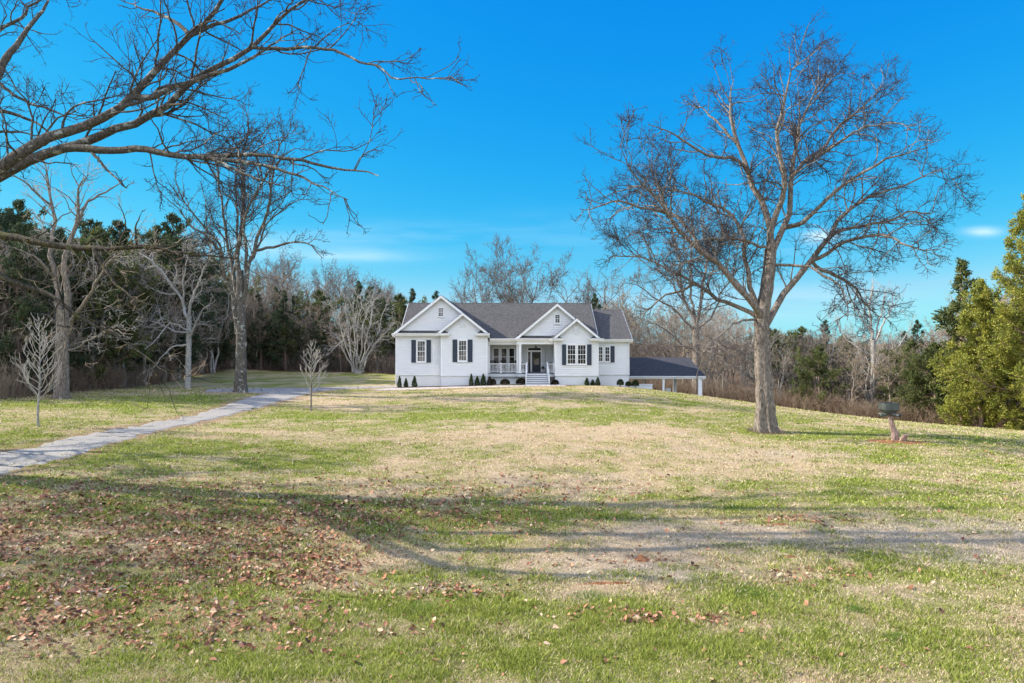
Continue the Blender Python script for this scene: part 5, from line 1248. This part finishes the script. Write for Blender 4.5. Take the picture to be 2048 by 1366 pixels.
# ------------------------------------------------------------------ things on the porch
wc = np.array(((g0+g1)/2, DY-.09, h1-.27)); q = MB(); n = 900; r_ = np.random.default_rng(8); a = r_.uniform(0, 6.28, n); b = r_.uniform(0, 6.28, n); rr = .185+.06*np.cos(b)*r_.random(n)**.5
C0 = np.stack([rr*np.cos(a), .05*np.sin(b)-.0, rr*np.sin(a)], 1)+wc; d1 = r_.normal(0, .028, (n, 3)); d2 = r_.normal(0, .014, (n, 3)); q.add(np.stack([C0-d1, C0+d2, C0+d1], 1).reshape(-1, 3), np.arange(n*3).reshape(-1, 3))
aa = np.linspace(0, 2*np.pi, 25); q.tubes(np.stack([.19*np.cos(aa), 0*aa, .19*np.sin(aa)], 1)+wc, .03*np.ones(25), 6)
o_ = q.build('wreath', M['shrub'], None, False, label='round dark green wreath hanging on the front door glass', cat='wreath')
def rocking_chair(x, y, rz, label):
    r = thing('rocking_chair', label, 'chair', (x, y, FLOOR), rz, 'dark chairs on the porch')
    q = MB(); q.box(-.27, .27, -.25, .25, .40, .45); q.build('seat', M['dark'], r)
    q = MB()
    for i in range(7): xx = -.22+.44*i/6; q.bar((xx, .24, .45), (xx, .40, 1.12), .045, .02)
    q.bar((-.27, .40, 1.12), (.27, .40, 1.12), .04, .09); q.bar((-.27, .27, .55), (.27, .27, .55), .03, .06); q.build('backrest', M['dark'], r)
    for s in (-1, 1):
        q = MB(); q.bar((s*.27, -.25, .05), (s*.27, -.25, .66), .05, .05); q.bar((s*.27, .24, .05), (s*.27, .41, 1.15), .05, .05); q.build('leg', M['dark'], r)
        q = MB(); q.bar((s*.27, -.32, .67), (s*.27, .32, .69), .09, .03); q.build('armrest', M['dark'], r)
        q = MB(); q.tubes(np.array([(s*.27, -.5, .10), (s*.27, -.25, .045), (s*.27, 0, .03), (s*.27, .25, .045), (s*.27, .55, .12)]), np.full(5, .028), 6, cap=True); q.build('rocker', M['dark'], r)
    return r
def wicker_chair(x, y, rz, label):
    r = thing('wicker_chair', label, 'chair', (x, y, FLOOR), rz, 'dark chairs on the porch')
    q = MB(); q.box(-.30, .30, -.28, .28, .36, .44); q.build('seat', M['dark'], r)
    q = MB(); a = np.linspace(-.2, np.pi+.2, 15); pts = [(math.cos(t_)*.34, .24+.06*math.sin(t_), .62+math.sin(t_)*.34) for t_ in a]; q.prism(pts, (0, .05, 0)); q.box(-.30, .30, .26, .30, .40, .62); q.build('backrest', M['dark'], r)
    for sx_ in (-1, 1):
        for sy_ in (-1, 1): q = MB(); q.bar((sx_*.27, sy_*.25, 0), (sx_*.27, sy_*.25, .36), .05, .05); q.build('leg', M['dark'], r)
        q = MB(); q.bar((sx_*.31, -.26, .62), (sx_*.31, .28, .66), .07, .04); q.bar((sx_*.31, -.26, .36), (sx_*.31, -.26, .62), .05, .05); q.build('armrest', M['dark'], r)
    return r
rocking_chair(wx(987, 67.3), 67.3, .12, 'dark rocking chair left of the centre post of the porch railing')
rocking_chair(wx(1006, 67.5), 67.5, -.1, 'dark rocking chair between the railing centre post and the white side table')
rocking_chair(wx(1026, 67.3), 67.3, -.15, 'dark rocking chair next to the porch columns')
wicker_chair(wx(1045, 67.0), 67.0, .15, 'round backed dark chair between the columns and the steps')
wicker_chair(wx(1101, 67.0), 67.0, -.2, 'round backed dark chair behind the right end railing')
q = MB(); q.box(wx(974, 67), wx(980, 67), 66.7, 67.0, FLOOR, FLOOR+.45); q.box(wx(973.6, 67), wx(980.4, 67), 66.68, 67.02, FLOOR+.45, FLOOR+.49); q.build('storage_box', M['dark'], None, label='low dark box at the left end of the porch', cat='box')
def side_table(x, y, label):
    r = thing('side_table', label, 'table', (x, y, FLOOR), 0, 'small white tables on the porch'); q = MB(); q.cyl((0, 0, .50), (0, 0, .54), .25, k=16); q.build('tabletop', M['white'], r)
    for i in range(3): a = i*2.1; q = MB(); q.bar((.18*math.cos(a), .18*math.sin(a), 0), (.12*math.cos(a), .12*math.sin(a), .5), .035, .035); q.build('leg', M['white'], r)
side_table(wx(996.5, 66.8), 66.8, 'small white table left of the railing centre post'); side_table(wx(1017, 66.9), 66.9, 'small white table between two rocking chairs right of the railing centre post')
lx_ = wx(1086, 68.1); r = thing('lantern', 'dark topped white lantern on the porch floor right of the front door', 'lantern', (lx_, 68.1, FLOOR)); q = MB()
for a in (-1, 1):
    for b in (-1, 1): q.box(a*.13-.015, a*.13+.015, b*.13-.015, b*.13+.015, .03, .36)
q.box(-.16, .16, -.16, .16, 0, .03); q.build('frame', M['white'], r); q = MB(); q.tubes(np.array([(0, 0, .36), (0, 0, .38), (0, 0, .52), (0, 0, .56)]), np.array([.24, .24, .08, .02]), 4, cap=True)
q.tubes(np.stack([.06*np.cos(aa), 0*aa, .60+.06*np.sin(aa)], 1), .01*np.ones(25), 5); q.build('lid', M['black'], r); q = MB(); q.cyl((0, 0, .03), (0, 0, .22), .05); q.build('candle', M['curtain'], r)
# ------------------------------------------------------------------ shrubs along the house
def shrub(px, top, bot, pw, shape, m, label, D=64.55, group='shrubs along the front of the house', seed=0):
    x = wx(px, D); zg = gzs(x, D); h = max(.3, wz(top, D)-zg); w = pw/FPX*D; r_ = np.random.default_rng(seed+100)
    r = thing('shrub', label, 'shrub', (x, D, zg-.02), 0, group); n = int(2600*max(.4, w*h)); u = r_.random(n); a = r_.uniform(0, 6.283, n)
    if shape == 'cone': prof = np.where(u < .25, .75+u, 1.05*(1-(u-.25)/.78)**.7); prof = prof*(1+.22*np.sin(a*3+u*9)*r_.random(n)); zz = u*h
    else: th = np.arccos(1-1.25*u); prof = np.sin(np.clip(th, 0, np.pi))**.8; zz = (.42+.58*np.cos(th))*h; prof = prof*(1+.08*np.sin(a*4+seed))
    rad = w/2*prof*(.55+.45*r_.random(n)**.35); C0 = np.stack([rad*np.cos(a), rad*np.sin(a), zz], 1)
    o = C0-np.array((0, 0, h*.4)); o /= np.linalg.norm(o, axis=1, keepdims=True)+1e-6; f = o+r_.normal(0, .6, (n, 3)); f[:, 2] += .5 if shape == 'cone' else 0; f /= np.linalg.norm(f, axis=1, keepdims=True); sd = np.cross(f, r_.normal(0, 1, (n, 3))); sd /= np.linalg.norm(sd, axis=1, keepdims=True)
    l_ = .085*r_.uniform(.5, 1.3, (n, 1)); q = MB(); q.add(np.stack([C0-f*l_*.3, C0+sd*l_*.35, C0+f*l_, C0-sd*l_*.35], 1).reshape(-1, 3), np.arange(n*4).reshape(-1, 4)); q.build('foliage', m, r)
    q = MB()
    for i in range(5): a_ = i*1.3; q.bar((0, 0, -.1), (w*.25*math.cos(a_), w*.25*math.sin(a_), h*.6), .03, .03)
    q.build('stem', M['bark_red'], r)
shr = [(799, 753, 771, 8, 'cone', 0, 'slim upright evergreen nearest the left corner of the house'), (812, 757, 772, 8, 'cone', 0, 'smallest of the three upright evergreens near the left corner'), (829, 752.5, 769, 10, 'cone', 0, 'bronze tipped upright evergreen, rightmost of the three near the left corner'),
       (942.5, 748.5, 766, 8, 'cone', 0, 'upright evergreen left of the trio beside the porch'), (954.5, 753, 766.5, 10, 'cone', 0, 'shorter middle evergreen of the trio beside the porch'), (966.5, 748, 766, 10, 'cone', 0, 'upright evergreen against the left end of the porch'),
       (979.5, 753.5, 768, 11, 'cone', 1, 'dark pointed bush at the left end of the porch skirting'), (986, 758, 768, 11, 'dome', 1, 'low dark bush leaning against the pointed one below the porch'), (1010, 758.5, 768.5, 17.5, 'dome', 1, 'round dark bush below the middle of the porch railing'),
       (1042.5, 757, 769, 20, 'dome', 1, 'widest round dark bush just left of the porch steps'), (1110, 760, 770, 14.5, 'dome', 1, 'round dark bush right of the porch steps'),
       (1173.8, 756, 771, 8.5, 'cone', 0, 'upright evergreen leftmost of three before the right bay'), (1185.5, 760, 771, 8, 'cone', 0, 'shortest evergreen in the middle of the three before the right bay'), (1195.5, 755, 771.5, 9, 'cone', 0, 'tall upright evergreen at the right corner of the right bay'),
       (1240.5, 759, 772.5, 12.5, 'dome', 0, 'rounded green bush before the wing wall'), (1257, 763, 773, 11, 'dome', 0, 'small rounded bush at the right corner of the wing'), (1271, 760, 774.5, 12.5, 'dome', 0, 'rounded bush standing just past the right corner of the wing')]
for i, (px, tp, bt, pw, sh_, k, lb_) in enumerate(shr): shrub(px, tp, bt, pw, sh_, M['shrub_brown'] if k else M['shrub'], lb_, seed=i)
# ------------------------------------------------------------------ carport
cy, cz, ry_, rz_ = 72.0, 2.56, 78.7, 4.36
CP = thing('carport', 'open carport with shaded shingle roof and white posts right of the house', 'carport', (16, 74, 0)); co = np.array((16, 74, 0))
def cb_(q, name, m, **k):
    for v in q.v: v -= co
    return q.build(name, m, CP, **k)
q = MB(); slab_y(q, 11.62, 20.40, cy, cz, ry_, rz_, .1); slab_y(q, 11.62, 20.40, ry_, rz_, 85.4, cz, .1); cb_(q, 'roof', M['roof_shaded'])
q = MB(); q.box(11.6, 20.45, cy+.06, cy+.2, cz-.30, cz-.03); q.box(11.6, 20.45, 85.2, 85.35, cz-.34, cz-.06)
for x in (11.6, 20.38): q.prism([(x, cy, cz-.02), (x, ry_, rz_-.02), (x, 85.4, cz-.02), (x, 85.4, cz-.2), (x, ry_, rz_-.22), (x, cy, cz-.2)], (.04, 0, 0))
cb_(q, 'fascia', M['white'])
q = MB(); prof = [(cy+.04, cz-.01), (cy-.12, cz-.01), (cy-.12, cz-.06), (cy-.08, cz-.12), (cy-.06, cz-.17), (cy+.04, cz-.17)]; q.prism([(11.58, a, b) for a, b in prof], (8.88, 0, 0)); cb_(q, 'gutter', M['white'])
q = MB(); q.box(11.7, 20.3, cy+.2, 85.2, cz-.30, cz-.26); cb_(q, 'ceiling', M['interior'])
for x, y, w in ((16.03, 72.3, .22), (19.85, 72.3, .30), (18.9, 79, .26), (16.5, 85.0, .26), (20.2, 85.0, .26), (11.75, 85.0, .26)):
    q = MB(); q.box(x-w/2, x+w/2, y-w/2, y+w/2, gzs(x, y)-.3, cz-.3); q.box(x-w/2-.03, x+w/2+.03, y-w/2-.03, y+w/2+.03, cz-.42, cz-.30); cb_(q, 'post', M['white'])
q = MB(); a = [(20.22, cy-.06, cz-.15), (20.22, cy, cz-.30), (20.05, 72.15, cz-.5), (20.05, 72.15, gzs(20.05, 72.15))]
for i in range(3): q.bar(a[i], a[i+1], .09, .08)
cb_(q, 'downspout', M['white'])
q = MB(); q.box(18.7, 19.5, 78.85, 79.15, cz-.42, cz-.305); cb_(q, 'bracket', M['white'])
q = MB(); q.box(12.0, wx(1304.5, 70), 69.9, 70.15, .2, wz(770, 70)); q.box(12.0, wx(1305.5, 70), 69.85, 70.2, wz(770, 70), wz(768.2, 70)); q.build('low_wall', M['foundation'], None, label='low white wall with a cap in front of the carport', cat='wall')
q = MB(); q.box(wx(1330.6, 73.5), wx(1341, 73.5), 73.4, 73.6, 0, wz(777.3, 73.5)); q.box(wx(1330.6, 73.5), wx(1342, 73.5), 73.35, 73.65, wz(777.3, 73.5), wz(776.2, 73.5)); q.build('low_wall', M['foundation'], None, label='lowest white wall end between the two right carport posts', cat='wall')
# ------------------------------------------------------------------ feeder
FD = 39.0; fx0, fz0 = wx(1790, FD), gzs(wx(1790, FD), FD); 
FE = thing('game_feeder', 'grey steel hopper feeder with pipe spouts on a leaning wooden post', 'feeder', (fx0, FD, fz0)); fo = np.array((fx0, FD, fz0))
q = MB(); r_ = np.random.default_rng(4); pp = [np.array((wx(1790.5, FD), FD, fz0-.25)), np.array((wx(1788, FD), FD, wz(865, FD))), np.array((wx(1783, FD), FD, wz(848, FD))), np.array((wx(1777.5, FD), FD, wz(826, FD)))]
q, _p = fluted_trunk(pp, .21, .115, 0, r_, .25, k=16, S=24, lobes=3, amp=.12); [v.__isub__(fo) for v in q.v]; q.build('post', M['post_wood'], FE, True)
cx_, cz_ = wx(1777.5, FD)-fx0, wz(827, FD)-fz0; rot = math.radians(5)
def R2(x, y, z): return (cx_+x*math.cos(rot)-y*math.sin(rot), x*math.sin(rot)+y*math.cos(rot), cz_+z)
wA, dA = .41, .34
top_z, mid_z = .60, .22
o4 = [R2(a*wA, b*dA, top_z) for a, b in ((-1, -1), (1, -1), (1, 1), (-1, 1))]; m4 = [R2(a*wA, b*dA, mid_z) for a, b in ((-1, -1), (1, -1), (1, 1), (-1, 1))]; b4_ = [R2(a*.17, b*.17, 0) for a, b in ((-1, -1), (1, -1), (1, 1), (-1, 1))]
i4 = [R2(a*(wA-.02), b*(dA-.02), top_z) for a, b in ((-1, -1), (1, -1), (1, 1), (-1, 1))]; j4 = [R2(a*(wA-.02), b*(dA-.02), mid_z+.05) for a, b in ((-1, -1), (1, -1), (1, 1), (-1, 1))]
q = MB(); V = o4+m4+b4_+i4+j4
F = []
for i in range(4):
    j = (i+1) % 4; F += [(4+i, 4+j, j, i), (8+i, 8+j, 4+j, 4+i), (i, j, 12+j, 12+i), (12+i, 12+j, 16+j, 16+i)]
F += [(11, 10, 9, 8), (16, 17, 18, 19)]; q.add(V, F)
for i in range(4): q.bar(o4[i], o4[(i+1) % 4], .035, .04)
q.build('hopper', M['steel'], FE)
for ang_, ln in ((-2.75, .62), (-.95, .55), (-.35, .62), (2.2, .5)):
    q = MB(); a = np.array((cx_, 0, cz_-.02)); d_ = np.array((math.cos(ang_), math.sin(ang_), -.10)); q.tubes(np.array([a+d_*.1, a+d_*ln, a+d_*ln*.999, a+d_*.12]), np.array([.082, .082, .066, .066]), 14)
    q.tubes(np.array([a+d_*(ln-.12), a+d_*(ln+.015)]), np.array([.094, .094]), 14); q.build('spout', M['steel'], FE, True)
def log(p0, p1, r0, r1, label, seed):
    p0 = np.array(p0); r = np.random.default_rng(seed); q, _ = fluted_trunk([p0, (p0+np.array(p1))/2, np.array(p1)], r0, r1, 0, r, .05, k=14, S=10, lobes=3, amp=.10)
    n = 14; q.ng.append(([9*n+i for i in range(n)], 0)); q.build('log', M['post_wood'], None, False, label=label, cat='log')
gx_, gy_ = wx(1800, FD-.3), FD-.3
log((gx_-.02, gy_, fz0-.15), (gx_+.24, gy_-.15, fz0+.40), .15, .19, 'short log stump leaning against the foot of the feeder post', 1)
log((wx(1797, FD), FD+.25, fz0-.1), (wx(1799.5, FD), FD+.3, fz0+.52), .14, .13, 'dark upright log stub right behind the feeder post', 2)
# pale stump at the right edge
sx_, sy_ = hit(2031, 852)
log((sx_, sy_, gzs(sx_, sy_)-.1), (sx_+.1, sy_, gzs(sx_, sy_)+.75), .2, .17, 'short pale stump in the brush at the far right edge', 3)
